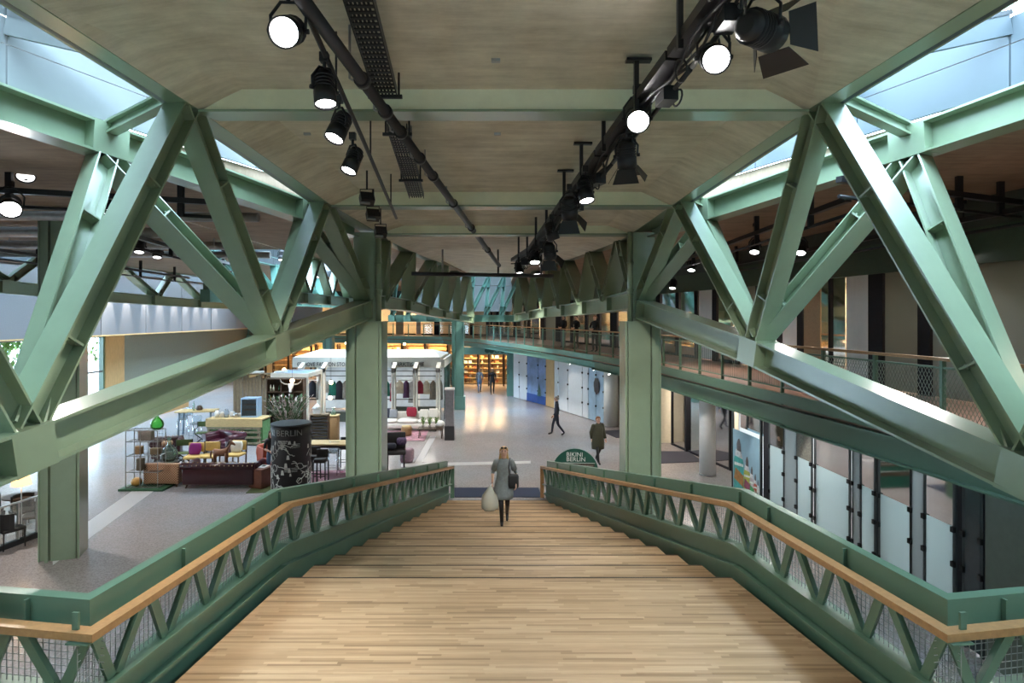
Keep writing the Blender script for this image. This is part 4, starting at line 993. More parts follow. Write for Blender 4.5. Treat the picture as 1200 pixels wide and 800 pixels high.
c3 = gp(276, 546); yellow_chair('mustard chair with an off-white cushion, right of the horse statue', c3, R(-8))
t = new('scatter_cushion', 'off-white cushion standing on the mustard chair at right', 'cushion', c3+V((0, .1, .49))); cushion(t, (0, 0, .2), .44, .14, .4, OFFW, 'cushion_body', R(-8), R(-12))
# wooden horse statue on a low table
t = new('low_table', 'low dark table carrying the carved horse', 'table', gp(260, 556)); m = MB(); m.rbox((0, 0, .38), .8, .45, .05, .02); m.build('table_top', DWOOD, t, local=True); legs4(t, .68, .34, .36, .025, DWOOD)
hp = gp(260, 556)+V((0, 0, .406))
t = new('horse_statue', 'carved brown wooden horse on the low dark table', 'statue', hp); HW = mat('carved_wood', (.2, .085, .04), .55, var=.35, vscale=14)
m = MB(); m.loft([[V((x, math.cos(a)*ry, z+math.sin(a)*rz_)) for a in [2*math.pi*i/10 for i in range(10)]] for x, z, ry, rz_ in ((-.32, .36, .03, .05), (-.27, .37, .09, .12), (-.1, .35, .1, .12), (.08, .36, .1, .13), (.2, .42, .09, .14), (.26, .55, .06, .1), (.29, .66, .05, .08), (.33, .7, .05, .075), (.4, .66, .035, .05), (.45, .62, .028, .035))]); m.build('body', HW, t, local=True)
for x, y in ((-.24, -.05), (-.24, .05), (.16, -.05), (.16, .05)):
    m = MB(); m.tube([(x, y, .34), (x+.01, y, .17), (x, y, .16), (x, y, 0)], [.055, .035, .03, .035], 8); m.build('leg', HW, t, local=True)
m = MB(); m.tube([(-.31, 0, .4), (-.38, 0, .34), (-.39, 0, .16)], [.03, .035, .015], 6); m.build('tail', HW, t, local=True)
m = MB(); m.tube([(.16, 0, .56), (.22, 0, .68), (.28, 0, .77)], [.02, .03, .02], 6); m.build('mane', DWOOD, t, local=True)
for y in (-.03, .03):
    m = MB(); m.lathe([(.018, 0), (.002, .06)], (.31, y, .75), 6); m.build('ear', HW, t, local=True)
def director(label, p, rz):
    t = new('director_chair', label, 'chair', p, rz, 'olive director chairs of the lounge')
    for y in (-.22, .22):
        for a in (-1, 1):
            m = MB(); m.bar((-.27*a, y, .02), (.27*a, y, .45), .03, .025, up=V((0, 1, 0))); m.build('cross_leg', BLACK, t, local=True)
    for a in (-1, 1):
        m = MB(); m.bar((a*.28, .22, .42), (a*.28, .24, .9), .03, .03); m.build('back_post', BLACK, t, local=True)
        m = MB(); m.bar((a*.28, -.25, .64), (a*.28, .25, .64), .05, .025); m.build('armrest', BLACK, t, local=True)
        m = MB(); m.bar((a*.28, -.2, .44), (a*.28, -.2, .64), .03, .03); m.build('arm_post', BLACK, t, local=True)
    m = MB(); m.rbox((0, 0, .45), .54, .44, .025, .01); m.build('canvas_seat', CGREEN, t, local=True)
    m = MB(); m.rbox((0, .25, .78), .58, .025, .22, .01); m.build('canvas_back', CGREEN, t, local=True)
director('olive canvas director chair standing beside the club armchair', gp(214, 545), R(15)); director('olive canvas director chair further back before the high table', gp(238, 519), R(10))
# red wing chair, brown trunk, rug under them
t = new('wing_chair', 'orange-red leather wing chair beside the black advertising column', 'armchair', gp(316, 561)+V((0, .25, 0)), R(65))
m = MB(); m.rbox((0, 0, .32), .68, .64, .28, .06); m.build('seat', REDL, t, local=True)
bk = [[V((math.copysign(abs(math.cos(a))**.5, math.cos(a))*w, .3+y+math.sin(a)*.06, z)) for a in [2*math.pi*(i+.5)/12 for i in range(12)]] for z, w, y in ((.3, .33, 0), (.6, .34, .03), (.85, .36, .06), (1.0, .34, .08), (1.1, .26, .09))]
m = MB(); m.loft(bk); m.build('backrest', REDL, t, local=True)
for a in (-1, 1):
    m = MB(); m.plate([(a*.34, .36, .45), (a*.36, -.25, .5), (a*.36, -.22, .62), (a*.36, .05, .72), (a*.38, .02, 1.0), (a*.34, .36, 1.08)], .06); m.build('wing', REDL, t, local=True)
legs4(t, .56, .5, .18, .03, DWOOD)
t = new('trunk_table', 'brown leather trunk used as a side table beside the red wing chair', 'table', gp(299, 573)+V((.1, .3, 0)), R(-20))
m = MB(); m.rbox((0, 0, .3), .5, .62, .56, .02); m.build('trunk_body', BROWNL, t, local=True); m = MB(); m.rbox((0, 0, .6), .52, .64, .05, .015); m.build('lid', BROWNL, t, local=True)
tp = t.location.copy(); b = MB(); b.cbox(tp+V((.02, .05, .634)), .26, .34, .012, R(-10)); solo(b, 'magazine', WHITE, 'white magazine lying on the brown trunk', 'magazine')
b = MB(); b.cbox(tp+V((.03, .07, .647)), .1, .12, .01, R(-10)); solo(b, 'card', BLACKM, 'small black card on the white magazine', 'card')
b = MB(); g0 = gp(318, 572); b.cbox(g0+V((-.1, .3, .008)), 1.1, 1.6, .014, R(5)); solo(b, 'rug', mat('moss_rug', (.07, .09, .03), .95, var=.3, vscale=30), 'moss green rug under the red wing chair', 'rug')
# black advertising column with chalky graphics
kp = V((-6.5, 18.75, 0)); kr = .585; kz = 2.16
t = new('advertising_column', 'round black advertising column covered in white line drawings, lettered BERLIN', 'column', kp)
KB = mat('kiosk_black', (.016, .016, .018), .45, var=.1)
m = MB(); m.lathe([(kr*.985, 0), (kr*.985, kz-.36), (kr, kz-.35), (kr, kz)], (0, 0, 0), 40); m.build('drum', KB, t, local=True)
m = MB(); m.lathe([(kr+.015, kz), (kr+.015, kz+.03), (kr*.98, kz+.04)], (0, 0, 0), 40); m.build('lid', mat('kiosk_grey', (.06, .063, .07), .5), t, local=True)
rr = random.Random(3); CH = mat('white_ink', (.62, .64, .62), .7)
def on_drum(a, z, r=kr+.004): return V((r*math.sin(a), -r*math.cos(a), z))
ink = MB()
for k in range(170):
    a0, z0 = rr.uniform(-2.9, 2.9), rr.uniform(.06, kz-.5); ty = rr.random(); rad = kr*.985+.004
    if ty < .45:
        pts = []; a, z, th = a0, z0, rr.uniform(0, 6.28)
        for _ in range(rr.randint(6, 14)):
            pts.append(on_drum(a, z, rad)); th += rr.uniform(-.9, .9); a += .08*math.cos(th); z = min(max(z+.05*math.sin(th), .03), kz-.42)
        ink.tube(pts, .0105, 4)
    elif ty < .62:
        s = rr.uniform(.06, .14); e = rr.randint(3, 8); ph = rr.uniform(0, 6)
        pts = [on_drum(a0+s/kr*math.cos(ph+6.283*i/e), min(max(z0+s*math.sin(ph+6.283*i/e), .03), kz-.42), rad) for i in range(e+1)]; ink.tube(pts, .0105, 4)
    elif ty < .74:
        for i in range(4):
            ink.tube([on_drum(a0+j*.1, min(z0+i*.035, kz-.42), rad) for j in range(4)], .006, 4)
    else:
        s = rr.uniform(.04, .1); zt = min(z0+s*1.6, kz-.42)
        ink.add([on_drum(a0-s, z0, rad), on_drum(a0+s, z0, rad), on_drum(a0+s*.6, zt, rad), on_drum(a0-s*.6, zt, rad)], [(0, 1, 2, 3)])
for i in range(5):
    for j in range(9-2*i):                                   # the dotted triangle under the letters
        ink.add([on_drum(-.1+(j-4+i)*.058-.02, kz-.44-i*.05, kr+.003), on_drum(-.1+(j-4+i)*.058+.02, kz-.44-i*.05, kr+.003), on_drum(-.1+(j-4+i)*.058+.02, kz-.405-i*.05, kr+.003), on_drum(-.1+(j-4+i)*.058-.02, kz-.405-i*.05, kr+.003)], [(0, 1, 2, 3)])
ink.build('drawings', CH, t, local=True, kind='stuff')
def lettering(parent, text, size, mt, name='lettering', depth=.006, wrap=None, mat4=None, align='CENTER', sx=1.0):
    c = bpy.data.curves.new('text', 'FONT'); c.body = text; c.size = size; c.extrude = depth/2; c.align_x = align; c.align_y = 'CENTER'; c.resolution_u = 2
    o = bpy.data.objects.new('text', c); me = bpy.data.meshes.new_from_object(o); bpy.data.objects.remove(o)
    for v in me.vertices:
        x, y, z = v.co.x*sx, v.co.y, v.co.z
        if wrap: r, a0, zc = wrap; v.co = on_drum(a0+x/r, zc+y, r+z)
        else: v.co = mat4 @ V((x, y, z))
    me.materials.clear(); me.materials.append(mt)
    o = bpy.data.objects.new(name, me); COL.objects.link(o)
    if parent: o.parent = parent
    return o
GREYL = mat('grey_letters', (.3, .31, .31), .5)
lettering(t, 'BIKINI BERLIN', .25, GREYL, wrap=(kr+.004, -.42, kz-.2))
UPM = Matrix.Rotation(R(90), 4, 'X')
# round-topped signboard by the stair foot
sp = P(674, 552, 19.3); sp.z = 0
t = new('signboard', 'dark green half-round signboard lettered BIKINI BERLIN beside the stair foot', 'sign', sp, R(-4))
SGN = mat('sign_green', (.006, .075, .05), .4, var=.05); sr = .715
m = MB(); pts = [(-sr, -.03, 0), (sr, -.03, 0)]+[(sr*math.cos(a), -.03, .58+sr*.98*math.sin(a)) for a in [math.pi*i/28 for i in range(29)]]
m.plate(pts, .06); m.build('board', SGN, t, local=True)
SW = mat('sign_white', (.7, .72, .7), .5)
M4 = Matrix.Translation((.03, -.036, 1.1)) @ UPM; lettering(t, 'BIKINI', .19, SW, mat4=Matrix.Translation((-.28, -.036, 1.1)) @ UPM, align='LEFT'); lettering(t, 'BERLIN', .19, SW, mat4=Matrix.Translation((-.28, -.036, .95)) @ UPM, align='LEFT')
for z, h, w, mt in ((.84, .012, 1.24, SW), (.75, .13, 1.2, DWOOD), (.52, .012, 1.34, SW), (.43, .12, 1.32, DWOOD)):
    m = MB(); m.box(-w/2, w/2, -.04, -.031, z-h/2, z+h/2); m.build('band', mt, t, local=True)
for a in (-1, 1):
    m = MB(); x = a*.31-.25
    while x < a*.31+.24:
        w = .012+.02*((int(x*1000)*7) % 3)/2; m.box(x, x+w, -.045, -.04, .735, .775); x += w+.012
    m.build('small_print', mat('small_print_grey', (.3, .28, .26), .6), t, local=True, kind='stuff')
# ---- bar table with stools, tray and candle
btp = gp(398, 560); ty0 = 21.3
t = new('bar_table', 'long high table with pale timber top beside the advertising column', 'table', V((-5.75, ty0, 0)))
m = MB(); m.rbox((0, 0, 1.05), 2.3, .75, .06, .015); m.build('table_top', PINE, t, local=True); m = MB(); m.box(-1.0, 1.0, -.3, .3, .94, 1.015); m.build('apron', BLACK, t, local=True); legs4(t, 2.0, .6, .98, .035, BLACK, False)
def stool(label, p, mt, name='bar_stool', rz=0):
    t = new(name, label, 'stool', p, rz)
    m = MB(); m.rbox((0, 0, .78), .38, .36, .06 if mt is CLEARP else .14, .03); m.build('seat', mt, t, local=True)
    m = MB(); m.rbox((0, .18, .95), .38, .04, .3, .02); m.build('backrest', mt, t, local=True)
    legs4(t, .38, .36, .76, .02, mt, False)
    for a in (-1, 1):
        m = MB(); m.bar((-.18, a*.17, .28), (.18, a*.17, .28), .02, .02); m.build('footrest', mt, t, local=True)
stool('black bar stool beside the advertising column, left one', gp(367, 563), CHAIRB); stool('black bar stool nearest the left stair column', gp(376, 567), CHAIRB)
stool('clear plastic stool at the bar table, left of the left stair column', gp(390, 556), CLEARP); stool('dark stool behind the bar table by the left stair column', gp(404, 549), CHAIRB)
b = MB(); c = V((-5.22, ty0, 1.081)); b.box(c.x-.02, c.x+.9, c.y-.22, c.y-.18, c.z, c.z+.14); b.box(c.x-.02, c.x+.9, c.y+.18, c.y+.22, c.z, c.z+.14); b.box(c.x-.02, c.x+.02, c.y-.18, c.y+.18, c.z, c.z+.14); b.box(c.x+.86, c.x+.9, c.y-.18, c.y+.18, c.z, c.z+.14); b.box(c.x+.02, c.x+.86, c.y-.18, c.y+.18, c.z, c.z+.02)
solo(b, 'wooden_tray', BROWNL, 'shallow brown wooden tray on the long high table', 'tray')
b = MB(); b.lathe([(.055, 0), (.055, .2), (.02, .21)], (c.x+.24, c.y, c.z+.021), 10); solo(b, 'candle', WHITE, 'white candle standing in the brown tray', 'candle')
# rugs
b = MB(); p = gp(375, 562); b.cbox(V((p.x+.3, p.y-.1, .013)), 3.0, 2.6, .02, R(4)); solo(b, 'rug', RUG2, 'wine patterned rug under the long high table', 'rug')
b = MB(); p = gp(470, 512); b.cbox(V((p.x-.2, p.y+.3, .011)), 2.6, 2.4, .018, R(3)); solo(b, 'rug', RUG1, 'pink rug in front of the pale sofa', 'rug')
# slatted crate tower, plants, lantern, counter
t = new('slatted_display', 'black slatted display tower behind the high table', 'display', gp(375, 524), R(4))
for k in range(9):
    m = MB(); m.box(-.34, .34, -.2, -.17, .25+k*.12, .33+k*.12); m.build('slat', mat('slat_black', (.03, .026, .022), .6, var=.2), t, local=True)
for x in (-.36, .33):
    m = MB(); m.box(x, x+.03, -.2, .2, 0, 1.35); m.build('side', DWOOD, t, local=True)
m = MB(); m.box(-.36, .36, -.2, .2, 1.35, 1.4); m.build('top', RWOOD, t, local=True); m = MB(); m.box(-.33, .33, .17, .2, .1, 1.35); m.build('back', PINE, t, local=True)
dp = t.location.copy()
t = new('lantern', 'white house-shaped lantern on the slatted display', 'lantern', dp+V((-.12, 0, 1.401))); m = MB(); m.box(-.14, .14, -.12, .12, 0, .2); m.build('lantern_body', WHITE, t, local=True); m = MB(); m.lathe([(.23, .2), (.02, .42)], (0, 0, 0), 4); m.build('lantern_roof', WHITE, t, local=True)
t = new('wicker_stand', 'brown wicker stand right of the slatted display', 'stand', gp(391, 520)); m = MB(); m.rbox((0, 0, .6), .42, .4, 1.2, .04); m.build('stand_body', WICK, t, local=True); m = MB(); m.rbox((0, 0, 1.22), .46, .44, .05, .02); m.build('stand_top', PINE, t, local=True)
dq = t.location.copy(); b = MB(); b.lathe([(.1, 0), (.12, .05), (.04, .22), (.09, .3)], dq+V((0, 0, 1.246)), 12); solo(b, 'glass_vase', CBOT, 'clear vase on the wicker stand', 'vase')
def plant(label, p, h, spread, n, seed, pot=.2, mts=(LEAF,), cat='plant', leaf=.2):
    t = new('potted_plant', label, cat, p); r = random.Random(seed)
    m = MB(); m.lathe([(pot*.75, 0), (pot, pot*1.6), (pot*.9, pot*1.6), (pot*.85, pot*1.4)], (0, 0, 0), 14); m.build('pot', mat('pot_grey', (.35, .33, .3), .7, var=.2), t, local=True)
    for k, mt in enumerate(mts):
        m = MB()
        for _ in range(n//len(mts)):
            a, q, z = r.uniform(0, 6.283), spread*r.random()**.5, pot*1.5+h*r.uniform(.15, 1); q *= .3+.75*(z-pot*1.5)/h; p_ = V((q*math.cos(a), q*math.sin(a), z)); d = (p_-V((0, 0, pot*1.2))).normalized(); _, u, s = frame(d); l = leaf*r.uniform(.6, 1.2)
            m.add([p_, p_+d*l*.5+s*l*.2, p_+d*l-V((0, 0, l*.25)), p_+d*l*.5-s*l*.2], [(0, 1, 2, 3)])
            if r.random() < .4: m.tube([(0, 0, pot*1.3), p_*.6+V((0, 0, pot*.6)), p_], .006, 3)
        m.build(('foliage', 'blossom')[mt is FLOW], mt, t, local=True, kind='stuff')
FLOW = mat('pale_flowers', (.5, .42, .4), .7, var=.3); LEAF2 = mat('sage_leaves', (.06, .12, .045), .7, var=.4, vscale=5)
ps_ = V((-8.0, 22.2, 0))
t = new('plant_stand', 'dark plant stand behind the advertising column', 'stand', ps_); m = MB(); m.rbox((0, 0, .98), 1.3, .7, .05, .02); m.build('stand_top', DWOOD, t, local=True); legs4(t, 1.1, .5, .96, .03, DWOOD, False)
plant('large pot of sage leaves and pale blossom behind the advertising column', ps_+V((.15, 0, 1.006)), 1.15, .85, 620, 5, .22, (LEAF2, LEAF2, FLOW), leaf=.17)
plant('tall green plant at the back corner of the white pavilion lounge', gp(352, 500), 1.9, .3, 320, 9, .22, (mat('deep_leaves', (.03, .13, .03), .6, var=.4, vscale=4),), leaf=.3)
# pallet counter
cp = V((-11.35, 26.3, 0)); t = new('pallet_counter', 'bar counter of old pallets with a pale timber top band', 'counter', cp, R(-2))
m = MB(); m.rbox((0, 0, 1.1), 2.4, 1.0, .06, .015); m.build('counter_top', PINE, t, local=True); m = MB(); m.box(-1.2, 1.2, -.5, -.46, .78, 1.07); m.build('top_band', PINE, t, local=True)
PAL = mat('pallet_wood', (.22, .2, .13), .8, var=.4, vscale=9); MOSS = mat('green_crate', (.1, .25, .1), .7, var=.3)
for k, z in enumerate((.06, .3, .52, .68)):
    m = MB(); m.box(-1.15, 1.15, -.49, -.46, z, z+.085); m.build('pallet_slat', PAL, t, local=True)
for x in (-1.1, -.38, .34, 1.03):
    m = MB(); m.box(x-.05, x+.05, -.46, -.36, 0, .78); m.build('pallet_block', PAL, t, local=True)
m = MB(); m.box(-1.15, 1.15, -.3, .45, .0, 1.0); m.build('counter_body', MOSS, t, local=True)
t = new('drinks_cooler', 'pale blue drinks cooler standing on the pallet counter', 'cooler', cp+V((.48, .1, 1.131)))
m = MB(); m.box(-.35, -.31, -.25, .25, 0, .82); m.box(.31, .35, -.25, .25, 0, .82); m.box(-.31, .31, .21, .25, 0, .82); m.box(-.31, .31, -.25, .21, 0, .06); m.box(-.31, .31, -.25, .21, .76, .82); m.build('cooler_case', mat('pale_blue_case', (.3, .45, .62), .4, var=.05), t, local=True)
for z in (.28, .5):
    m = MB(); m.box(-.31, .31, -.2, .21, z, z+.02); m.build('cooler_shelf', GALV, t, local=True)
m = MB(); m.box(-.31, .31, -.25, -.24, .06, .76); m.build('cooler_door', GLASS, t, local=True)
for k, (x, h, c) in enumerate(((-.9, .28, WHITE), (-.72, .2, WHITE), (-.5, .34, CLEARP), (-.3, .22, WHITE), (-.1, .18, STEEL), (.03, .16, OFFW))):
    b = MB(); q = cp+V((x, -.1+.12*(k % 2), 1.131))
    if k % 2: b.rbox(q+V((0, 0, h/2)), .16, .16, h, .02)
    else: b.lathe([(.09, 0), (.1, h*.7), (.06, h)], q, 12)
    solo(b, 'counter_jar' if k % 2 == 0 else 'counter_box', c, ('white canister first from the left on the pallet counter', 'white box second from the left on the pallet counter', 'clear jar in the middle of the pallet counter', 'white box left of the cooler on the pallet counter', 'small steel pot beside the cooler', 'small off-white box against the cooler')[k], ('jar', 'box')[k % 2])
# back wall of planks and dark shelf
bw = V((-12.1, 29.6, 0)); t = new('plank_wall', 'freestanding wall of weathered vertical planks behind the pallet counter', 'partition', bw)
for k in range(13):
    m = MB(); h = 2.62-.05*((k*7) % 4); m.box(-.95+k*.155, -.95+k*.155+.125, -.02-.012*(k % 3), .02, .05, h); m.build('plank', RWOOD, t, local=True)
for z in (.4, 2.2):
    m = MB(); m.box(-.95, 1.1, .02, .06, z, z+.1); m.build('batten', DWOOD, t, local=True)
m = MB(); m.box(-1.0, 1.9, -.35, .35, 2.64, 2.68); m.build('top_board', RWOOD, t, local=True); 
for x in (-.95, 1.75):
    m = MB(); m.box(x, x+.06, .2, .28, 0, 2.64); m.build('post', DWOOD, t, local=True)
for k, (x, w) in enumerate(((-.2, .34), (.25, .5), (1.35, .55))):
    b = MB(); b.rbox(bw+V((x, -.05, 2.685+.06)), w, .35, .12, .03); solo(b, 'folded_linen', WHITE, ('small folded white linen on the plank wall top, leftmost', 'wide folded white linen on the plank wall top, middle', 'folded white linen on the plank wall top, rightmost')[k], 'linen')
for k in range(2):
    plant(('trailing plant on the left end of the plank wall top', 'small trailing plant right of the first on the plank wall top')[k], bw+V((-.95+.62*k, -.1, 2.685)), .45-.15*k, .25, 160, 40+k, .1, (LEAF2,), leaf=.16)
dsx = V((-10.15, 28.6, 0)); t = new('dark_shelf', 'dark bar shelf of bottles with a bull skull on it', 'shelf', dsx)
m = MB(); m.box(-.85, .85, .2, .25, 0, 2.55); m.build('back', DWOOD, t, local=True)
for z in (.05, 1.0, 1.45, 1.9, 2.5):
    m = MB(); m.box(-.85, .85, -.2, .2, z, z+.04); m.build('shelf_board', DWOOD, t, local=True)
for x in (-.85, -.2, .35, .82):
    m = MB(); m.box(x, x+.04, -.2, .2, 0, 2.54); m.build('divider', DWOOD, t, local=True)
t = new('bull_skull', 'white bull skull with long horns hung on the dark bar shelf', 'skull', dsx+V((.33, -.3, 1.95)))
m = MB(); m.loft([[V((math.cos(a)*rx, math.sin(a)*ry+y, z)) for a in [2*math.pi*i/10 for i in range(10)]] for z, rx, ry, y in ((0, .06, .05, -.1), (.12, .07, .06, -.08), (.25, .12, .08, -.03), (.34, .14, .09, 0), (.4, .1, .07, .02))]); m.build('skull_bone', WHITE, t, local=True)
for a in (-1, 1):
    m = MB(); m.tube([(a*.1, 0, .34), (a*.3, -.02, .36), (a*.45, -.02, .46), (a*.5, -.02, .6)], [.04, .035, .025, .006], 8); m.build('horn', mat('horn', (.3, .27, .22), .4), t, local=True)
rr = random.Random(8); BT = [mat('amber_bottle', (.3, .12, .02), .15), mat('dark_bottle', (.02, .05, .02), .12), mat('pale_bottle', (.6, .6, .5), .2)]
bb = MB(); bb.lathe([(.045, 0), (.048, .17), (.018, .24), (.016, .31)], (0, 0, 0), 8); bt0 = [bb.build('bottle', x) for x in BT]
k = 0; first = set()
for z in (1.04, 1.49, 1.94):
    for x in [-.72+.13*i for i in range(12)]:
        if rr.random() < .3 or abs(x+.18) < .07 or abs(x-.37) < .07 or (z > 1.9 and x > .05): continue
        i = rr.randrange(3); o = bt0[i] if i not in first else bt0[i].copy()
        if i in first: COL.objects.link(o)
        first.add(i); o.location = dsx+V((x, 0, z)); tag(o, ('amber', 'dark green', 'pale')[i]+' bottle standing on the dark bar shelf', 'bottle', ('amber', 'dark green', 'pale')[i]+' bottles on the dark bar shelf')
def bulb(label, p, top, r=.09):
    t = new('pendant_bulb', label, 'lamp', p); m = MB(); m.ball((0, 0, 0), r, n=12, m=8); m.build('bulb', emis('bulb_glow', (1, .62, .3), 9), t, local=True)
    m = MB(); m.lathe([(.03, r*.8), (.03, r*1.6)], (0, 0, 0), 8); m.build('socket', BLACK, t, local=True); m = MB(); m.tube([(0, 0, r*1.6), (0, 0, top-p.z)], .006, 4); m.build('cord', BLACK, t, local=True)
for k, (px, py, Y) in enumerate(((342.5, 446, 28), (388, 448, 30.8), (387, 466, 30.9), (406, 402, 40), (474, 403, 45), (333, 433, 34))):
    bulb(('warm pendant bulb right of the bull skull', 'warm bulb in the white pavilion, upper', 'warm bulb in the white pavilion, lower', 'warm pendant bulb just left of the left stair column, high up', 'warm pendant bulb right of the left stair column, high up', 'warm pendant bulb above the dark bar shelf')[k], P(px, py, Y), 7.72, .1)
# high table with ghost stools
t = new('high_table', 'high table with long legs at the left edge of the bar', 'table', V((-14.1, 28.2, 0)), R(8)); m = MB(); m.rbox((0, 0, 1.1), 1.7, .8, .06, .02); m.build('table_top', PINE, t, local=True); legs4(t, 1.4, .6, 1.08, .05, mat('blue_grey_leg', (.16, .22, .28), .5), False)
b = MB(); b.lathe([(.12, 0), (.16, .08), (.1, .2), (.06, .22)], V((-14.0, 28.2, 1.131)), 12); solo(b, 'table_vase', DWOOD, 'dark bowl on the high table at the left of the bar', 'bowl')
b = MB(); b.lathe([(.05, 0), (.05, .26), (.02, .36), (.02, .42)], V((-14.2, 28.1, 1.131)), 10); solo(b, 'table_bottle', CBOT, 'pale bottle on the high table at the left of the bar', 'bottle')
stool('clear plastic stool left of the high table, front one', gp(214, 511), CLEARP, rz=R(20)); stool('clear plastic stool left of the high table, rear one', gp(219, 505), CLEARP, rz=R(-20)); stool('clear plastic stool right of the high table', gp(229, 517), CLEARP)
# pale sofa with cushions
sv = V((-4.6, 29.4, 0)); t = new('pale_sofa', 'long low pale grey sofa in front of the white pavilion', 'sofa', sv)
m = MB(); m.rbox((0, 0, .26), 3.0, .95, .24, .06); m.build('base', OFFW, t, local=True); m = MB(); m.rbox((0, .38, .58), 3.0, .22, .5, .07); m.build('backrest', GREYF if False else OFFW, t, local=True)
for k in range(3): cushion(t, (-1.0+k, -.08, .45), .98, .8, .18, OFFW, 'seat_cushion')
legs4(t, 2.7, .75, .14, .03, DWOOD)
for k, (x, mt, c, l) in enumerate(((-1.1, DARKF2, .5, 'dark blue cushion at the left end of the pale sofa'), (-.75, GREYF, .46, 'grey cushion second from the left on the pale sofa'), (.15, WINE, .5, 'wine red cushion standing on its corner on the pale sofa'), (.75, OFFW, .46, 'off-white cushion right of the wine red one on the pale sofa'), (1.2, OFFW, .5, 'plump off-white cushion at the right end of the pale sofa'))):
    t = new('scatter_cushion', l, 'cushion', sv+V((x, .12, .545))); cushion(t, (0, 0, c*(.46 if k != 2 else .6)), c, .16, c*.9, mt, 'cushion_body', 0, R(-10))
t = new('wicker_pouf', 'round brown wicker pouf on the pink rug', 'pouf', gp(476, 511)+V((0, .1, 0))); m = MB(); m.lathe([(.2, 0), (.24, .1), (.25, .35), (.22, .42)], (0, 0, 0), 18); m.build('pouf_body', WICK, t, local=True); m = MB(); m.lathe([(.22, .42), (.2, .46)], (0, 0, 0), 18); m.build('pouf_lid', PINE, t, local=True)
t = new('coffee_table', 'dark low table with small pots right of the pink rug', 'table', gp(504, 514)+V((0, .3, 0))); m = MB(); m.rbox((0, 0, .42), 1.15, .6, .05, .02); m.build('table_top', DWOOD, t, local=True); legs4(t, 1.0, .48, .4, .022, DWOOD, False)
ct = t.location.copy()
for k in range(3): plant(('small potted plant at the left of the dark low table', 'middle potted plant on the dark low table', 'small potted plant at the right of the dark low table')[k], ct+V((-.35+.3*k, 0, .446)), .3, .12, 60, 60+k, .07, (LEAF,), leaf=.12)
b = MB(); b.ball(ct+V((.42, .05, .446+.16)), .2, rz=.16, n=12, m=8); solo(b, 'round_lamp', WHITE, 'white rounded lamp on the right end of the dark low table', 'lamp')
t = new('striped_pouf', 'square purple striped pouf right of the left stair column', 'pouf', gp(476, 543)+V((0, .2, 0))); m = MB(); m.rbox((0, 0, .26), .48, .5, .5, .1); m.build('pouf_body', rugmat('striped_fabric', (.2, .08, .14), (.3, .2, .24), 12), t, local=True)
t = new('throw_chair', 'dark high chair draped with patterned throws right of the left stair column', 'chair', gp(462, 558)+V((0, .3, 0)), R(10))
m = MB(); m.rbox((0, 0, .78), .68, .6, .14, .04); m.build('seat', CHAIRB, t, local=True); m = MB(); m.rbox((0, .28, 1.1), .68, .1, .6, .04); m.build('backrest', CHAIRB, t, local=True); legs4(t, .56, .5, .74, .035, CHAIRB)
m = MB(); m.rbox((.2, .18, 1.1), .34, .36, .24, .08); m.build('throw', mat('patterned_throw', (.12, .08, .16), .9, var=.8, vscale=14), t, local=True); m = MB(); m.rbox((-.18, -.05, .98), .4, .3, .2, .08); m.build('folded_throw', DARKF2, t, local=True)
# information pillar
t = new('info_pillar', 'glass information pillar on a black base right of the pavilion', 'pillar', gp(526.5, 516)+V((0, .2, 0)))
m = MB(); m.box(-.21, .21, -.18, .18, 0, .62); m.build('base', BLACK, t, local=True); m = MB(); m.box(-.19, .19, -.16, .16, .62, 2.2); m.build('glass_body', mat('smoked_pillar', (.22, .21, .22), .15, .3, var=.15), t, local=True); m = MB(); m.box(-.21, .21, -.18, .18, 2.2, 2.28); m.build('cap', WHITE, t, local=True)
# ---- white pavilion
PVW = mat('pavilion_white', (.74, .72, .64), .5, var=.05)
t = new('pavilion', 'white timber pavilion shop with fin frames and lettered beams', 'pavilion', V((-7, 32, 0)))
def pv(name, x0, x1, y0, y1, z0, z1, mt=PVW): m = MB(); m.box(x0, x1, y0, y1, z0, z1); return m.build(name, mt, t)
pv('roof', -11.0, -3.3, 31.9, 36.2, 3.2, 3.3); pv('front_beam', -11.0, -3.1, 31.85, 31.95, 2.78, 3.2); pv('side_beam', -3.2, -3.1, 31.95, 36.2, 2.78, 3.2); pv('rear_beam', -11, -3.2, 36.1, 36.2, 2.78, 3.2)
m = MB(); m.add([(-11, 31.9, 3.3), (-3.3, 31.9, 3.3), (-4, 34, 3.6), (-10.2, 34, 3.6), (-11, 36.2, 3.3), (-3.3, 36.2, 3.3)], [(0, 1, 2, 3), (3, 2, 5, 4), (1, 5, 2), (0, 3, 4)]); m.build('awning', WHITE, t)
for px in (357, 383, 433, 464, 489, 515):
    x = (px-CX)/FOC*32
    pv('post', x-.1, x-.02, 31.2, 31.45, 0, 2.8); pv('post', x+.02, x+.1, 31.2, 31.45, 0, 2.8)
    m = MB(); m.add([(x-.1, 31.2, 2.55), (x+.1, 31.2, 2.55), (x+.1, 31.83, 2.8), (x-.1, 31.83, 2.8), (x-.1, 31.2, 2.8), (x+.1, 31.2, 2.8), (x+.1, 31.83, 3.05), (x-.1, 31.83, 3.05)], [(0, 3, 2, 1), (4, 5, 6, 7), (0, 1, 5, 4), (1, 2, 6, 5), (2, 3, 7, 6), (3, 0, 4, 7)]); m.build('bracket', PVW, t)
for x in (-10.95, -8.9, -7, -5, -3.2): pv('post', x-.05, x+.05, 36.0, 36.1, 0, 2.8)
for z in (1.15, 2.35, 2.6): pv('rail', -10.9, -3.2, 31.5, 31.53, z, z+.04, BLACKM)
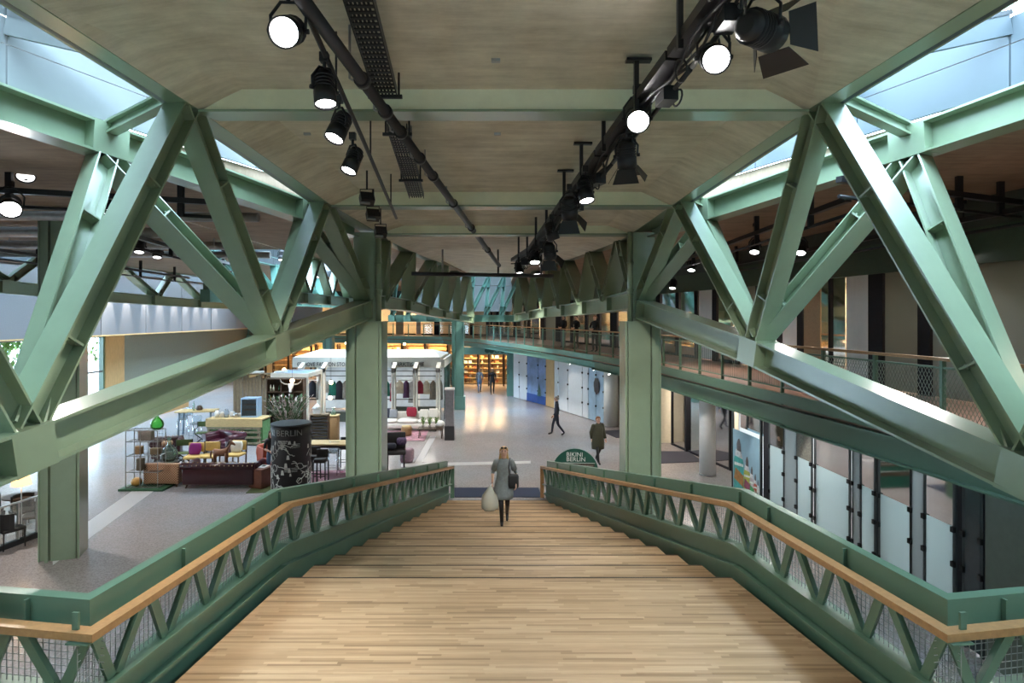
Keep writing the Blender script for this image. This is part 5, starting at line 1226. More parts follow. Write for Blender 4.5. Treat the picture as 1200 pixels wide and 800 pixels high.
pv('plinth', -5.6, -3.3, 31.6, 31.9, 0, .75, DARKW); pv('plinth', -9.5, -6.9, 31.6, 31.9, 0, .5, DARKW)
pv('rear_pane', -10.9, -3.2, 36.02, 36.04, .05, 2.75, mat('pavilion_back', (.5, .55, .58), .3, var=.25, vscale=1.2)); pv('side_pane', -3.14, -3.12, 32, 36, .05, 2.75, GLASS)
for x0, txt in ((-10.75, 'GROOVE FASHION STORE'), (-5.85, 'MARKTISCHE')):
    lettering(t, txt, .3, mat('letter_dark', (.06, .06, .06), .5), mat4=Matrix.Translation((x0+7, -.17, 2.93)) @ UPM, align='LEFT', sx=.78 if x0 < -8 else .95, depth=.02)
# the lower lean-to frame at its left end
t2 = new('awning_frame', 'small white frame with pale blue canvas roof left of the pavilion', 'awning', V((-10.4, 30, 0)))
for x in (-10.9, -9.3):
    for y in (29.0, 31.0):
        m = MB(); m.box(x-.06, x+.06, y-.06, y+.06, 0, 2.6); m.build('post', PVW, t2)
for y in (28.95, 31.0):
    m = MB(); m.box(-11.0, -9.2, y-.05, y+.05, 2.55, 2.75); m.build('beam', PVW, t2)
for x in (-10.95, -9.25):
    m = MB(); m.box(x-.05, x+.05, 29.0, 30.95, 2.55, 2.75); m.build('side_beam', PVW, t2)
m = MB(); m.box(-10.9, -9.3, 29, 30.95, 2.68, 2.7); m.build('canvas', mat('blue_canvas', (.25, .38, .62), .7, var=.1), t2)
for x in (-9.5, -7, -4.5): area('pavilion_fill', (x, 34, 2.72), 1.5, .4, 32, NEUT)  # fill lights added to brighten the inside of the pavilion
# clothes on rails in the pavilion
rr = random.Random(12)
GC = [((.02, .02, .03), 'black'), ((.35, .03, .06), 'dark red'), ((.02, .22, .16), 'emerald'), ((.6, .6, .58), 'white'), ((.12, .05, .12), 'plum'), ((.28, .24, .2), 'taupe'), ((.75, .66, .5), 'cream')]
tr = new('clothes_rail', 'steel clothes rail inside the white pavilion', 'rail', V((-6, 33, 0)))
m = MB(); m.tube([(-10.5, 33, 2.0), (-3.4, 33, 2.0)], .02, 6); m.build('rail_bar', STEEL, tr)
for x in (-10.5, -8, -5.8, -3.4):
    m = MB(); m.tube([(x, 33, 0), (x, 33, 2.0)], .02, 6); m.build('rail_leg', STEEL, tr)
for k in range(20):
    x = -10.3+k*.36
    if abs(x+7) < .25: continue
    c, nm = GC[(k*5+k//3) % 7]; L_ = rr.uniform(.6, 1.15); w = rr.uniform(.2, .3)
    b = MB(); b.loft([[V((x+math.cos(a)*ww, 33+math.sin(a)*.07, z)) for a in [2*math.pi*i/10 for i in range(10)]] for z, ww in ((1.93-L_, w*.9), (1.93-L_*.5, w*.75), (1.78, w*.8), (1.9, w*.45), (1.97, .05))])
    n_ = ('first', 'second', 'third', 'fourth', 'fifth', 'sixth', 'seventh', 'eighth', 'ninth', 'tenth', 'eleventh', 'twelfth', 'thirteenth', 'fourteenth', 'fifteenth', 'sixteenth', 'seventeenth', 'eighteenth', 'nineteenth', 'twentieth')[k]
    solo(b, 'hanging_garment', mat('garment_'+nm, c, .8, var=.2), '%s garment hanging %s from the left on the pavilion rail' % (nm, n_), 'garment', 'garments on the pavilion rail')
# ---- cafe corner, bottom left
t = new('cafe_barrier', 'low glass barrier on a black kerb beside the far left column', 'barrier', gp(45, 629))
A, B = gp(-60, 668), gp(46, 628); d = (B-A).normalized(); n = V((-d.y, d.x, 0))
m = MB(); m.bar(A+V((0, 0, .06)), B+V((0, 0, .06)), .12, .12); m.build('kerb', BLACKM, t)
m = MB(); m.bar(A+V((0, 0, 1.0)), B+V((0, 0, 1.0)), .05, .04); m.build('rail', STEEL, t); m = MB(); m.bar(A+V((0, 0, .55)), B+V((0, 0, .55)), .012, .86); m.build('pane', GLASS, t)
for f in (.3, .52, .74, .97):
    p = A+(B-A)*f; m = MB(); m.bar(p+V((0, 0, .1)), p+V((0, 0, 1.0)), .05, .03, up=d); m.build('post', STEEL, t)
lp = gp(25, 634); t = new('floor_lamp', 'floor lamp with a glowing cream shade in the cafe corner', 'lamp', lp)
m = MB(); m.lathe([(.16, 0), (.16, .03), (.02, .05)], (0, 0, 0), 20); m.build('base', STEEL, t, local=True); m = MB(); m.tube([(0, 0, .04), (0, 0, 1.45)], .014, 8); m.build('pole', STEEL, t, local=True)
m = MB(); m.lathe([(.21, 1.36), (.15, 1.68)], (0, 0, 0), 24); o = m.build('lamp_shade', mat('lit_shade', (.8, .5, .25), .7, emit=(1, .55, .22), estr=1.6), t, local=True)
l = bpy.data.lights.new('lamp_bulb', 'POINT'); l.energy = 25*LAMP; l.color = (1, .7, .4); l.shadow_soft_size = .05; o = bpy.data.objects.new('lamp_bulb', l); COL.objects.link(o); o.location = lp+V((0, 0, 1.8))
def cafe_chair(label, p, rz):
    t = new('cafe_chair', label, 'chair', p, rz, 'dark chairs in the cafe corner')
    m = MB(); m.rbox((0, 0, .44), .48, .48, .08, .03); m.build('seat', CHAIRB, t, local=True)
    m = MB(); m.loft([[V((math.cos(a)*.26, math.sin(a)*.26-.0, z)) for a in [math.pi*(.02+.96*i/8) for i in range(9)]]+[V((math.cos(a)*.22, math.sin(a)*.22, z)) for a in [math.pi*(.98-.96*i/8) for i in range(9)]] for z in (.46, .66, .84)], smooth=False); m.build('backrest', CHAIRB, t, local=True)
    legs4(t, .42, .42, .42, .022, CHAIRB)
for k, (px, py, rz, l) in enumerate(((12, 641, 150, 'dark cafe chair just behind the glass barrier, left one'), (41, 624, -60, 'dark cafe chair half hidden by the far left column'), (27, 618, 60, 'dark cafe chair beside the floor lamp pole'), (-14, 618, -110, 'dark cafe chair furthest back in the cafe corner'))): cafe_chair(l, gp(px, py), R(rz))
t = new('cafe_table', 'round dark cafe table behind the glass barrier', 'table', gp(6, 626)+V((-.2, .75, 0))); m = MB(); m.lathe([(.4, .72), (.4, .75)], (0, 0, 0), 24); m.build('table_top', DWOOD, t, local=True); m = MB(); m.tube([(0, 0, .02), (0, 0, .72)], .03, 8); m.build('stem', BLACK, t, local=True); m = MB(); m.lathe([(.24, 0), (.24, .02)], (0, 0, 0), 20); m.build('foot', BLACK, t, local=True)
# ================================================================ PEOPLE
def skin_body(joints, edges, mats, extra=None, sub=2):
    """joints: name -> (pos, (rx, ry)); edges: (a, b, material index); returns an MB holding the smooth skinned body"""
    names = list(joints); idx = {n: i for i, n in enumerate(names)}
    me = bpy.data.meshes.new('sk'); me.from_pydata([tuple(joints[n][0]) for n in names], [(idx[a], idx[b]) for a, b, _ in edges], [])
    o = bpy.data.objects.new('sk', me); COL.objects.link(o)
    o.modifiers.new('Skin', 'SKIN'); s = o.modifiers.new('Sub', 'SUBSURF'); s.levels = sub; s.render_levels = sub
    for i, n in enumerate(names):
        sv = me.skin_vertices[0].data[i]; sv.radius = joints[n][1]; sv.use_root = (i == 0)
    dg = bpy.context.evaluated_depsgraph_get(); dg.update()
    m2 = bpy.data.meshes.new_from_object(o.evaluated_get(dg))
    mb = MB(); mb.v = [v.co.copy() for v in m2.vertices]
    segs = [(V(joints[a][0]), V(joints[b][0]), mi, (sum(joints[a][1])+sum(joints[b][1]))/4) for a, b, mi in edges]
    for f in m2.polygons:
        c = f.center; best = 9; bi = 0
        for a, b, mi, r in segs:
            d = b-a; u = max(0, min(1, (c-a).dot(d)/max(d.length_squared, 1e-9))); q = (c-(a+d*u)).length/(r+.02)
            if q < best: best, bi = q, mi
        mb.f.append(list(f.vertices)); mb.sm.append(True); mb.mi.append(bi)
    bpy.data.objects.remove(o); bpy.data.meshes.remove(me); bpy.data.meshes.remove(m2)
    return mb
def hand(mb, w, d, palm_n, side, mi, curl=.5, s=1.0):
    "five tapered fingers rooted in the palm at w, pointing along d"
    d = V(d).normalized(); n = (V(palm_n)-d*V(palm_n).dot(d)).normalized(); a = d.cross(n)*side
    mb.cm = mi
    mb.loft([[w+d*t+a*(math.cos(q)*wx*s)+n*(math.sin(q)*.014*s) for q in [2*math.pi*i/8 for i in range(8)]] for t, wx in ((-.02*s, .022), (.03*s, .036), (.085*s, .038), (.095*s, .03))])
    for k, ln in enumerate((.068, .078, .073, .058)):
        b = w+d*.08*s+a*(.027-.018*k)*s; p1 = b+d*ln*.45*s+n*ln*.15*curl*s; p2 = p1+(d*(1-curl*.6)+n*curl).normalized()*ln*.32*s; p3 = p2+(d*(1-curl)+n*(curl+.3)).normalized()*ln*.25*s
        mb.tube([b, p1, p2, p3], [.0095*s, .0085*s, .0075*s, .005*s], 6)
    b = w+d*.025*s+a*.03*s; mb.tube([b, b+(a*.8+d*.6).normalized()*.035*s, b+(a*.45+d+n*.4*curl).normalized()*.07*s], [.011*s, .0095*s, .006*s], 6)
    mb.cm = 0
def head_bits(mb, c, fwd, up, s, mi_skin, mi_eye):
    "nose, ears, brows, eyes and mouth on a head centred at c"
    f = V(fwd).normalized(); u = (V(up)-f*V(up).dot(f)).normalized(); r = f.cross(u)
    mb.cm = mi_skin
    mb.loft([[c+f*(.088+dx)*s+u*dz*s+r*math.cos(q)*w*s+f*math.sin(q)*w*.7*s for q in [2*math.pi*i/6 for i in range(6)]] for dz, dx, w in ((.02, .0, .006), (-.01, .012, .011), (-.028, .016, .014), (-.036, .004, .01))])
    for a in (-1, 1): mb.ball(c+r*a*.078*s+u*-.005*s, .012*s, .022*s, .03*s, 8, 6)
    mb.cm = mi_eye
    for a in (-1, 1):
        mb.ball(c+f*.088*s+r*a*.031*s+u*.016*s, .012*s, .006*s, .007*s, 8, 4)
        mb.tube([c+f*.092*s+r*a*.016*s+u*.034*s, c+f*.087*s+r*a*.046*s+u*.034*s], .004*s, 4)
    mb.cm = mi_skin+0
    mb.cm = mi_eye+1
    mb.loft([[c+f*(.088)*s+u*(-.058+dz)*s+r*math.cos(q)*w*s+f*math.sin(q)*.006*s for q in [2*math.pi*i/8 for i in range(8)]] for dz, w in ((-.007, .012), (0, .022), (.006, .014))])
    mb.cm = 0
EYE_M = mat('eye_dark', (.02, .015, .012), .3); LIP = mat('lips', (.45, .14, .12), .5)
E0 = [('pelvis', 'spine'), ('spine', 'chest'), ('chest', 'neck'), ('neck', 'headb'), ('headb', 'head'), ('head', 'top')]
def person(label, loc, rz, J, cols, h=1.0, hair=None, dress=None, curl=.4, bald=0.0):
    """J: joint positions (front = -y); cols: skin, top, legs, shoes materials"""
    t = thing('person', label, 'person', loc, rz)
    base = dict(pelvis=(0, .0, .95), spine=(0, 0, 1.1), chest=(0, .01, 1.3), neck=(0, .02, 1.46), headb=(0, .0, 1.54), head=(0, -.012, 1.63), top=(0, -.005, 1.71),
                shr=(-.17, .02, 1.41), elr=(-.22, .05, 1.13), wrr=(-.22, -.03, .9), shl=(.17, .02, 1.41), ell=(.22, .05, 1.13), wrl=(.22, -.03, .9),
                hipr=(-.09, 0, .92), knr=(-.1, -.02, .5), anr=(-.1, .03, .09), tor=(-.11, -.13, .035), hipl=(.09, 0, .92), knl=(.1, -.02, .5), anl=(.1, .03, .09), tol=(.11, -.13, .035))
    base.update({k: v for k, v in J.items() if k != 'face'})
    rad = dict(pelvis=(.145, .115), spine=(.125, .1), chest=(.15, .115), neck=(.058, .058), headb=(.06, .068), head=(.08, .1), top=(.05, .06), shr=(.065, .065), elr=(.045, .045), wrr=(.03, .026), shl=(.065, .065), ell=(.045, .045), wrl=(.03, .026),
               hipr=(.095, .095), knr=(.06, .06), anr=(.042, .045), tor=(.04, .03), hipl=(.095, .095), knl=(.06, .06), anl=(.042, .045), tol=(.04, .03))
    slim = cols.get('slim', 1.0)
    joints = {k: (V(p)*h, tuple(q*h*(slim if k not in ('head', 'top', 'headb') else 1) for q in rad[k])) for k, p in base.items()}
    ed = [(a, b, 1 if b in ('spine', 'chest') else 0) for a, b in E0]; ed[2] = ('chest', 'neck', 1)
    for s in 'rl':
        ed += [('chest', 'sh'+s, 1), ('sh'+s, 'el'+s, 1), ('el'+s, 'wr'+s, 1 if cols.get('long', True) else 0), ('pelvis', 'hip'+s, 2), ('hip'+s, 'kn'+s, 2), ('kn'+s, 'an'+s, 2 if not cols.get('boots') else 3), ('an'+s, 'to'+s, 3)]
    mb = skin_body(joints, ed, None)
    for s, sd in (('r', -1), ('l', 1)):
        d = joints['wr'+s][0]-joints['el'+s][0]; hand(mb, joints['wr'+s][0]+d.normalized()*.02, d, V((-sd, -.25, 0)), sd, 0, curl, h)
    hd = joints['head'][0]; fwd = V(J.get('face', (0, -1, 0))); up = (joints['top'][0]-joints['headb'][0])
    head_bits(mb, hd-fwd.normalized()*.002*h, fwd, up, h*.98, 0, 4)
    mb.build('body', [cols['skin'], cols['top'], cols['legs'], cols['shoes'], EYE_M, LIP], t, local=True)
    if hair:
        hm, style = hair; f = fwd.normalized(); u = up.normalized(); r = f.cross(u); hb = MB()
        rows = [(.115, .02, .02), (.1, .06, .065), (.07, .082, .095), (.035, .091, .105), (.0, .093, .1), (-.045, .088, .085)]
        if style == 'long': rows += [(-.1, .1, .075), (-.17, .105, .07), (-.24, .08, .05)]
        rings = []
        for k, (z, wx, wy) in enumerate(rows):
            back = .018+(.02 if k > 3 else 0)+(.012*(k-5) if k > 5 else 0)
            rings.append([hd+u*z*h+r*math.cos(q)*wx*h*1.02+f*(math.sin(q)*wy*(1.0 if math.sin(q) < 0 else (.86 if k < 3 else .28 if style != 'long' else .35))-back)*h for q in [2*math.pi*i/16 for i in range(16)]])
        hb.loft(rings[::-1]); hb.build('hair', hm, t, local=True)
    if dress:
        dm, rings, nm = dress; db = MB()
        db.loft([[V((x+math.cos(q)*rx, y+math.sin(q)*ry, z))*h for q in [2*math.pi*i/20 for i in range(20)]] for z, x, y, rx, ry in rings]); 
        o = db.build(nm, dm, t, local=True)
        for s in cols.get('sleeve', ''):
            a, b, c = joints['sh'+s][0], joints['el'+s][0], joints['wr'+s][0]; sb = MB()
            e = a+(b-a)*.75
            sb.tube([a+(a-b)*.15, a, e] if not cols.get('longsleeve') else [a+(a-b)*.15, a, b, b+(c-b)*.9], [.045*h, .066*h, .06*h] if not cols.get('longsleeve') else [.05*h, .085*h, .07*h, .05*h], 12); sb.build('sleeve', dm, t, local=True)
    return t
GREYDR = mat('grey_dress', (.2, .22, .22), .85, var=.25, vscale=12); TIGHT = mat('black_tights', (.02, .016, .018), .6); BOOT = mat('black_boots', (.012, .01, .01), .4); BLOND = mat('blonde_hair', (.55, .33, .12), .55, var=.25, vscale=30)
NAVY = mat('navy_cloth', (.02, .024, .04), .8, var=.15); BLKC = mat('black_cloth', (.012, .012, .014), .8, var=.15); OLIVE = mat('dark_olive_cloth', (.035, .035, .018), .85, var=.2); DENIM = mat('denim', (.08, .13, .22), .8, var=.15); GREYC = mat('grey_cloth', (.16, .17, .19), .8, var=.15)
BROWNH = mat('brown_hair', (.08, .04, .02), .6, var=.2); GREYH = mat('grey_hair', (.3, .27, .24), .6, var=.2); REDH = mat('reddish_hair', (.28, .11, .05), .6, var=.2); BLACKH = mat('black_hair', (.015, .012, .01), .5)
# the woman walking up the stair
ZW = ZL-7*RI
wl = V((-.05, 12.72, ZW))
JW = dict(pelvis=(.04, .14, .9), spine=(.04, .11, 1.05), chest=(.04, .08, 1.24), neck=(.04, .07, 1.4), headb=(.04, .05, 1.47), head=(.04, .035, 1.555), top=(.04, .045, 1.635),
          shr=(-.11, .08, 1.345), elr=(-.19, .13, 1.1), wrr=(-.2, .02, .9), shl=(.19, .08, 1.345), ell=(.29, .13, 1.1), wrl=(.29, .0, .92),
          hipr=(-.04, .13, .87), knr=(-.015, .0, .47), anr=(.0, .04, .09), tor=(.0, -.11, .035), hipl=(.12, .15, .87), knl=(.115, .16, .45), anl=(.11, .5, .14), tol=(.11, .43, -.02), face=(0, -1, .12))
wo = person('woman in a grey dress and black boots walking up the timber stair with bags', wl, 0, JW, dict(skin=SKIN, top=GREYDR, legs=TIGHT, shoes=BOOT, boots=True, long=False, slim=.88, sleeve='rl'), 1.0, (BLOND, 'long'),
       (GREYDR, [(.58, .03, .1, .2, .17), (.66, .03, .11, .215, .18), (.78, .035, .13, .2, .16), (.92, .04, .13, .175, .145), (1.06, .04, .11, .145, .115), (1.2, .04, .085, .15, .12), (1.32, .04, .075, .145, .105), (1.385, .04, .07, .1, .08), (1.41, .04, .07, .062, .06)], 'dress'), .8)
for a in (-1, 1):
    m = MB(); m.ball((.04+a*.035, -.05, 1.655), .03, .012, .022, 10, 6); m.build('sunglasses', BLACK, wo, local=True)
t = thing('carrier_bag', 'pale translucent carrier bag in the hand of the woman on the stair', 'bag', wl+V((-.24, -.06, .36)))
m = MB(); rr = random.Random(4); rings = []
for z, rx, ry in ((0, .1, .06), (.06, .17, .11), (.18, .185, .12), (.32, .15, .1), (.42, .08, .05), (.5, .03, .02)):
    rings.append([V((math.cos(q)*rx*rr.uniform(.85, 1.12)-.03*(.5-z), math.sin(q)*ry*rr.uniform(.85, 1.12), z)) for q in [2*math.pi*i/14 for i in range(14)]])
m.loft(rings); m.build('bag_body', glass('bag_film', (.95, .93, .85), .55, .4, (.8, .76, .62)), t, local=True)
m = MB(); m.tube([(-.01, 0, .47), (.02, .04, .53)], .012, 6); m.build('handle', OFFW, t, local=True)
t = thing('handbag', 'black handbag hanging from the shoulder of the woman on the stair', 'bag', wl+V((.24, .02, .8)))
m = MB(); m.rbox((0, 0, .15), .22, .12, .3, .05); m.build('bag_body', BLACKM, t, local=True); m = MB(); m.tube([(-.08, -.02, .28), (-.1, -.05, .45), (-.07, .04, .62), (-.08, .12, .5), (.06, .05, .28)], .012, 6); m.build('strap', BLACK, t, local=True)
WALK = dict(knr=(-.1, -.14, .5), anr=(-.1, -.2, .1), tor=(-.11, -.36, .05), knl=(.1, .06, .5), anl=(.1, .34, .14), tol=(.11, .22, .035), elr=(-.23, .12, 1.13), wrr=(-.22, .1, .9), ell=(.23, .0, 1.13), wrl=(.22, -.14, .93))
STD = lambda top, legs, shoes=BOOT, **k: dict(skin=SKIN, top=top, legs=legs, shoes=shoes, **k)
person('man in dark navy clothes walking to the left on the mall floor', gp(652, 510), R(-90), WALK, STD(NAVY, NAVY), 1.03, (GREYH, 'short'))
COAT = lambda m, z0=.55: (m, [(z0, 0, .02, .24, .19), (.75, 0, .02, .25, .2), (.95, 0, .01, .225, .175), (1.12, 0, .01, .205, .16), (1.3, 0, .015, .215, .15), (1.41, 0, .02, .17, .12), (1.47, 0, .02, .085, .08)], 'coat')
person('person in a dark olive coat with reddish hair walking beside the right column', gp(701, 543), R(20), WALK, STD(OLIVE, BLKC, sleeve='rl', longsleeve=True), 1.0, (REDH, 'short'), COAT(OLIVE))
person('woman in black clothes standing far off by the slim teal column', V((-4.25, 47.5, 0)), R(150), WALK, STD(BLKC, BLKC), .98, (BLACKH, 'long'), COAT(BLKC, .75))
person('person in a grey top and jeans walking before the far warm shop, left of two', gp(562, 460), R(10), WALK, STD(GREYC, DENIM), 1.0, (BROWNH, 'short'))
person('person in black walking before the far warm shop, right of two', gp(577, 462), R(5), WALK, STD(BLKC, BLKC), 1.04, (GREYH, 'short'))
LEAN = dict(elr=(-.25, -.04, 1.16), wrr=(-.1, -.25, 1.12), ell=(.25, -.04, 1.16), wrl=(.1, -.25, 1.1))
for px, o, lab, hr, c in ((660, .7, 'person in black leaning at the gallery railing, leftmost of three', BROWNH, BLKC), (675, .9, 'person in black at the gallery railing, middle of three', BLACKH, BLKC), (697, .8, 'person in black at the gallery railing, rightmost of three', REDH, BLKC)):
    q = at_px([(x+o, y+.3) for x, y in EDGE], px); person(lab, V((q.x, q.y, ZG)), R(-45), LEAN, STD(c, GREYC if px == 660 else BLKC), 1.0, (hr, 'short'))
person('person in a black top and jeans half hidden behind the advertising column', V((-7.66, 20.2, 0)), R(40), dict(elr=(-.24, -.02, 1.14), wrr=(-.16, -.26, 1.1), ell=(.24, -.02, 1.14), wrl=(.14, -.26, 1.12)), STD(BLKC, DENIM, long=False), .97, (BROWNH, 'long'))
# ================================================================ LIGHT FIXTURES, TRACKS AND PIPES
FIX = mat('fixture_black', (.018, .017, .02), .42, .2, var=.1)
def lamp_glow(s): return emis('lamp_glow_%g' % s, (1, .97, .95), s)
def can(label, p, aim, size=.24, ln=.34, glow=20, power=0, ang=40, hang=.5, barn=False, group=None, col=(1, .95, .9)):
    "stage lantern: p = middle of its lens, aim = point it looks at; hangs from p.z + hang"
    t = thing('stage_light', label, 'spotlight', p, 0, group)
    d = (V(aim)-V(p)).normalized(); r = size/2; o = V((0, 0, 0)); up = V((0, 0, 1)) if abs(d.z) < .95 else V((0, 1, 0)); _, u, s = frame(d, up)
    m = MB(); m.lathe([(r*.5, -ln), (r*.8, -ln*.93), (r*.85, -ln*.45), (r, -ln*.4), (r*1.02, .0), (r*.93, .0), (r*.9, -.025)], o, 20, axis=d); m.build('can', FIX, t, local=True)
    m = MB(); m.lathe([(r*.9, -.03), (r*.88, -.022)], o, 20, axis=d); m.build('lens', lamp_glow(glow), t, local=True)
    m = MB()
    for k in range(4): m.lathe([(r*.86, -ln*(.5+.1*k)), (r*.98, -ln*(.5+.1*k)), (r*.98, -ln*(.47+.1*k)), (r*.86, -ln*(.47+.1*k))], o, 16, axis=d)
    m.build('cooling_fin', FIX, t, local=True)
    c = -d*ln*.45; top = c+V((0, 0, r*1.5+.05)); hz = d.cross(V((0, 0, 1))); hz = hz.normalized() if hz.length > .05 else V((1, 0, 0))
    m = MB(); m.tube([c+hz*r*1.1, c+hz*r*1.15+V((0, 0, r)), top+hz*r*.5, top-hz*r*.5, c-hz*r*1.15+V((0, 0, r)), c-hz*r*1.1], .014, 6); m.build('yoke', FIX, t, local=True)
    m = MB(); m.tube([top, V((top.x, top.y, hang))], .018, 8); m.cbox((top.x, top.y, hang-.03), .08, .08, .09); m.build('clamp', FIX, t, local=True)
    for e in (-1, 1):
        m = MB(); m.tube([c+hz*e*r*1.05, c+hz*e*r*1.35], .022, 8); m.build('knob', FIX, t, local=True)
    if barn:
        for k in range(4):
            a = [s, u, -s, -u][k]; b = [u, -s, -u, s][k]; m = MB()
            m.plate([a*r+b*r*.9, a*r-b*r*.9, a*r*1.9-b*r*1.35+d*r*1.3, a*r*1.9+b*r*1.35+d*r*1.3], .006); m.build('barn_door', FIX, t, local=True)
    if power:
        spot('stage_and_fill_spot', V(p)+d*.03, aim, power*.5, ang, col, .5, r*.6)
    return t
def below(p, dx, dy): return V(p)+V((dx, dy, -2))
LT = [(P(332, 38, 4.95), V((-1.2, -3.5, 3.2)), .25, 45, 500, True), (P(382, 123, 5.95), below(P(382, 123, 5.95), .3, -.35), .215, 30, 420, False), (P(391, 163, 6.85), below(P(391, 163, 6.85), -.6, -.8), .22, 22, 420, False), (P(408, 201, 7.9), below(P(408, 201, 7.9), -.6, -.75), .21, 22, 420, False)]
for k, (p, a, s, g, pw, _) in enumerate(LT):
    can('black stage light with glaring lens, %s on the left ceiling track' % ('nearest', 'second nearest', 'third from the camera', 'fourth from the camera')[k], p, a, s, .36, g, pw, 70, .5)
for k, (px, py, Y) in enumerate(((430, 233, 9.1), (437, 252, 9.9), (446, 272, 10.9))):
    p = P(px, py, Y); t = thing('flood_light', 'small square unlit floodlight, %s from the camera on the left track' % ('first', 'second', 'third')[k], 'floodlight', p)
    m = MB(); m.cbox((0, 0, 0), .2, .13, .16, R(25), ('X', R(-35))); m.build('housing', FIX, t, local=True); m = MB(); m.cbox((-.02, -.06, -.05), .15, .02, .1, R(25), ('X', R(-35))); m.build('glass_front', mat('dull_lens', (.2, .2, .2), .2), t, local=True)
    m = MB(); m.tube([(.1, 0, 0), (.1, 0, .14), (-.1, 0, .14), (-.1, 0, 0)], .01, 6); m.build('yoke', FIX, t, local=True); m = MB(); m.tube([(0, 0, .14), (0, 0, .42)], .014, 6); m.build('clamp', FIX, t, local=True)
# left track pipe, cable tray
def zc(y):
    for a, b in zip(SEC[:-1], SEC[1:]):
        if a[0] <= y <= b[0]: return a[3]+(b[3]-a[3])*(y-a[0])/(b[0]-a[0])+a[5]
t = thing('lighting_track', 'black lighting pipe carrying the left row of stage lights', 'track', (-1.8, 4.5, zc(4.5)))
pts = [V((-1.62-.055*(y-4), y, zc(y)-.42-.012*y)) for y in (3.2, 5.5, 8, 11.6)]
m = MB(); m.tube(pts, .028, 8); m.build('pipe', FIX, t)
for y in (4.2, 6.4, 8.6, 10.8):
    x = -1.62-.055*(y-4); m = MB(); m.tube([(x, y, zc(y)-.45-.012*y), (x, y, zc(y)+.02)], .012, 6); m.build('hanger', FIX, t)
t = thing('cable_tray', 'black perforated cable tray left of the long black pipe under the ceiling', 'tray', (-1.3, 4, zc(4)))
TP = lambda y: -1.22-.055*(y-4)
for k, (a, b) in enumerate(((3.0, 4.9), (5.0, 7.25), (8.35, 9.3), (9.35, 10.3), (10.35, 11.4))):
    za, zb = zc(a)-.24, zc(b)-.24
    for e in (-.13, .13):
        m = MB(); m.bar((TP(a)+e, a, za+.04), (TP(b)+e, b, zb+.04), .012, .1); m.build('tray_side', FIX, t)
    for j in range(int((b-a)/.09)):
        y = a+j*.09; m = MB(); m.box(TP(y)-.12, TP(y)+.12, y, y+.05, zc(y)-.242, zc(y)-.232); m.build('tray_rung', FIX, t)
    m = MB()
    for q in range(5): m.tube([(TP(a)-.08+q*.04, a, za+.015), (TP(b)-.08+q*.04, b, zb+.015)], .013, 5)
    m.build('cables', BLACKM, t, kind='stuff')
for y in (4.8, 7.2, 8.4, 10.3):
    m = MB(); m.tube([(TP(y)+.16, y, zc(y)-.3), (TP(y)+.16, y, zc(y)+.0)], .014, 6); m.tube([(TP(y)-.16, y, zc(y)-.3), (TP(y)-.16, y, zc(y)+.0)], .014, 6); m.bar((TP(y)-.2, y, zc(y)-.28), (TP(y)+.2, y, zc(y)-.28), .04, .04); m.build('tray_bracket', FIX, t)
# the long black service pipe
t = thing('service_pipe', 'long thick black pipe running diagonally under the concrete ceiling', 'pipe', (-1.6, 4.8, 7.9))
A, B = P(352, -4, 4.8), P(585, 311, 19.6); d = (B-A).normalized()
A2 = A-d*2.0
m = MB(); m.tube([A2, B], .062, 14); m.build('pipe_body', FIX, t)
for f in (.1, .155, .2, .27, .33, .45, .6, .8):
    c = A+(B-A)*f; m = MB(); m.tube([c-d*.04, c+d*.04], .082, 14); m.build('pipe_clamp', FIX, t)
    m = MB(); m.tube([c+V((-.09, 0, 0)), c+V((-.13, 0, .02)), c+V((-.13, 0, zc(c.y)-c.z+.02))], .014, 6); m.build('pipe_hanger', GALV, t)
t = thing('cross_pipe', 'black horizontal pipe across the far end of the concrete ceiling', 'pipe', (-.7, 19.9, 6.8))
m = MB(); m.tube([(-3.0, 19.9, 6.82), (1.6, 19.9, 6.74)], .065, 10); m.build('pipe_body', FIX, t)
for x in (-2.0, -.2, 1.2):
    m = MB(); m.tube([(x, 19.9, 6.8), (x, 19.9, 7.6)], .03, 8); m.build('pipe_hanger', GALV if x < -1 else FIX, t)
# right lighting rail
RT = lambda y: 2.02-.122*(y-4.5)
t = thing('lighting_track', 'black box rail carrying the right row of stage lights', 'track', (2, 4.5, zc(4.5)))
for a, b in ((3.0, 6.0), (6.05, 8.6), (8.65, 11.5), (11.55, 14.5), (14.55, 17.5)):
    m = MB(); m.bar((RT(a)-.15, a, zc(a)-.36-.01*a), (RT(b)-.15, b, zc(b)-.36-.01*b), .2, .1); m.build('rail_box', FIX, t)
    m = MB(); m.tube([(RT(a), a, zc(a)-.46-.016*a), (RT(b), b, zc(b)-.46-.016*b)], .026, 8); m.build('pipe', STEEL if a < 5 else FIX, t)
for y in (4.6, 5.7, 6.9, 8.2, 9.4, 10.6, 12.2, 13.4, 14.6, 16):
    x = RT(y); m = MB(); m.box(x-.27, x-.22, y-.03, y+.03, zc(y)-.46-.016*y, zc(y)+.0); m.box(x-.36, x-.08, y-.05, y+.05, zc(y)-.03, zc(y)+.0); m.build('rail_hanger', FIX, t)
    m = MB(); c = V((x-.05, y+.2, zc(y)-.42)); m.tube([c+V((0, .1*math.cos(q), .1*math.sin(q)-.03)) for q in [2*math.pi*i/12 for i in range(13)]], .006, 4); m.build('cable_loop', GALV, t)
r3 = random.Random(31); cb = MB()
for q in range(3):
    pts = []
    for i in range(46):
        y = 3.4+i*.32; pts.append(V((RT(y)-.15+.07*q-.05*math.sin(i*1.3+q), y, zc(y)-.42-.01*y-.05*abs(math.sin(i*.9+q*2))-.02*r3.random())))
    cb.tube(pts, .016, 5)
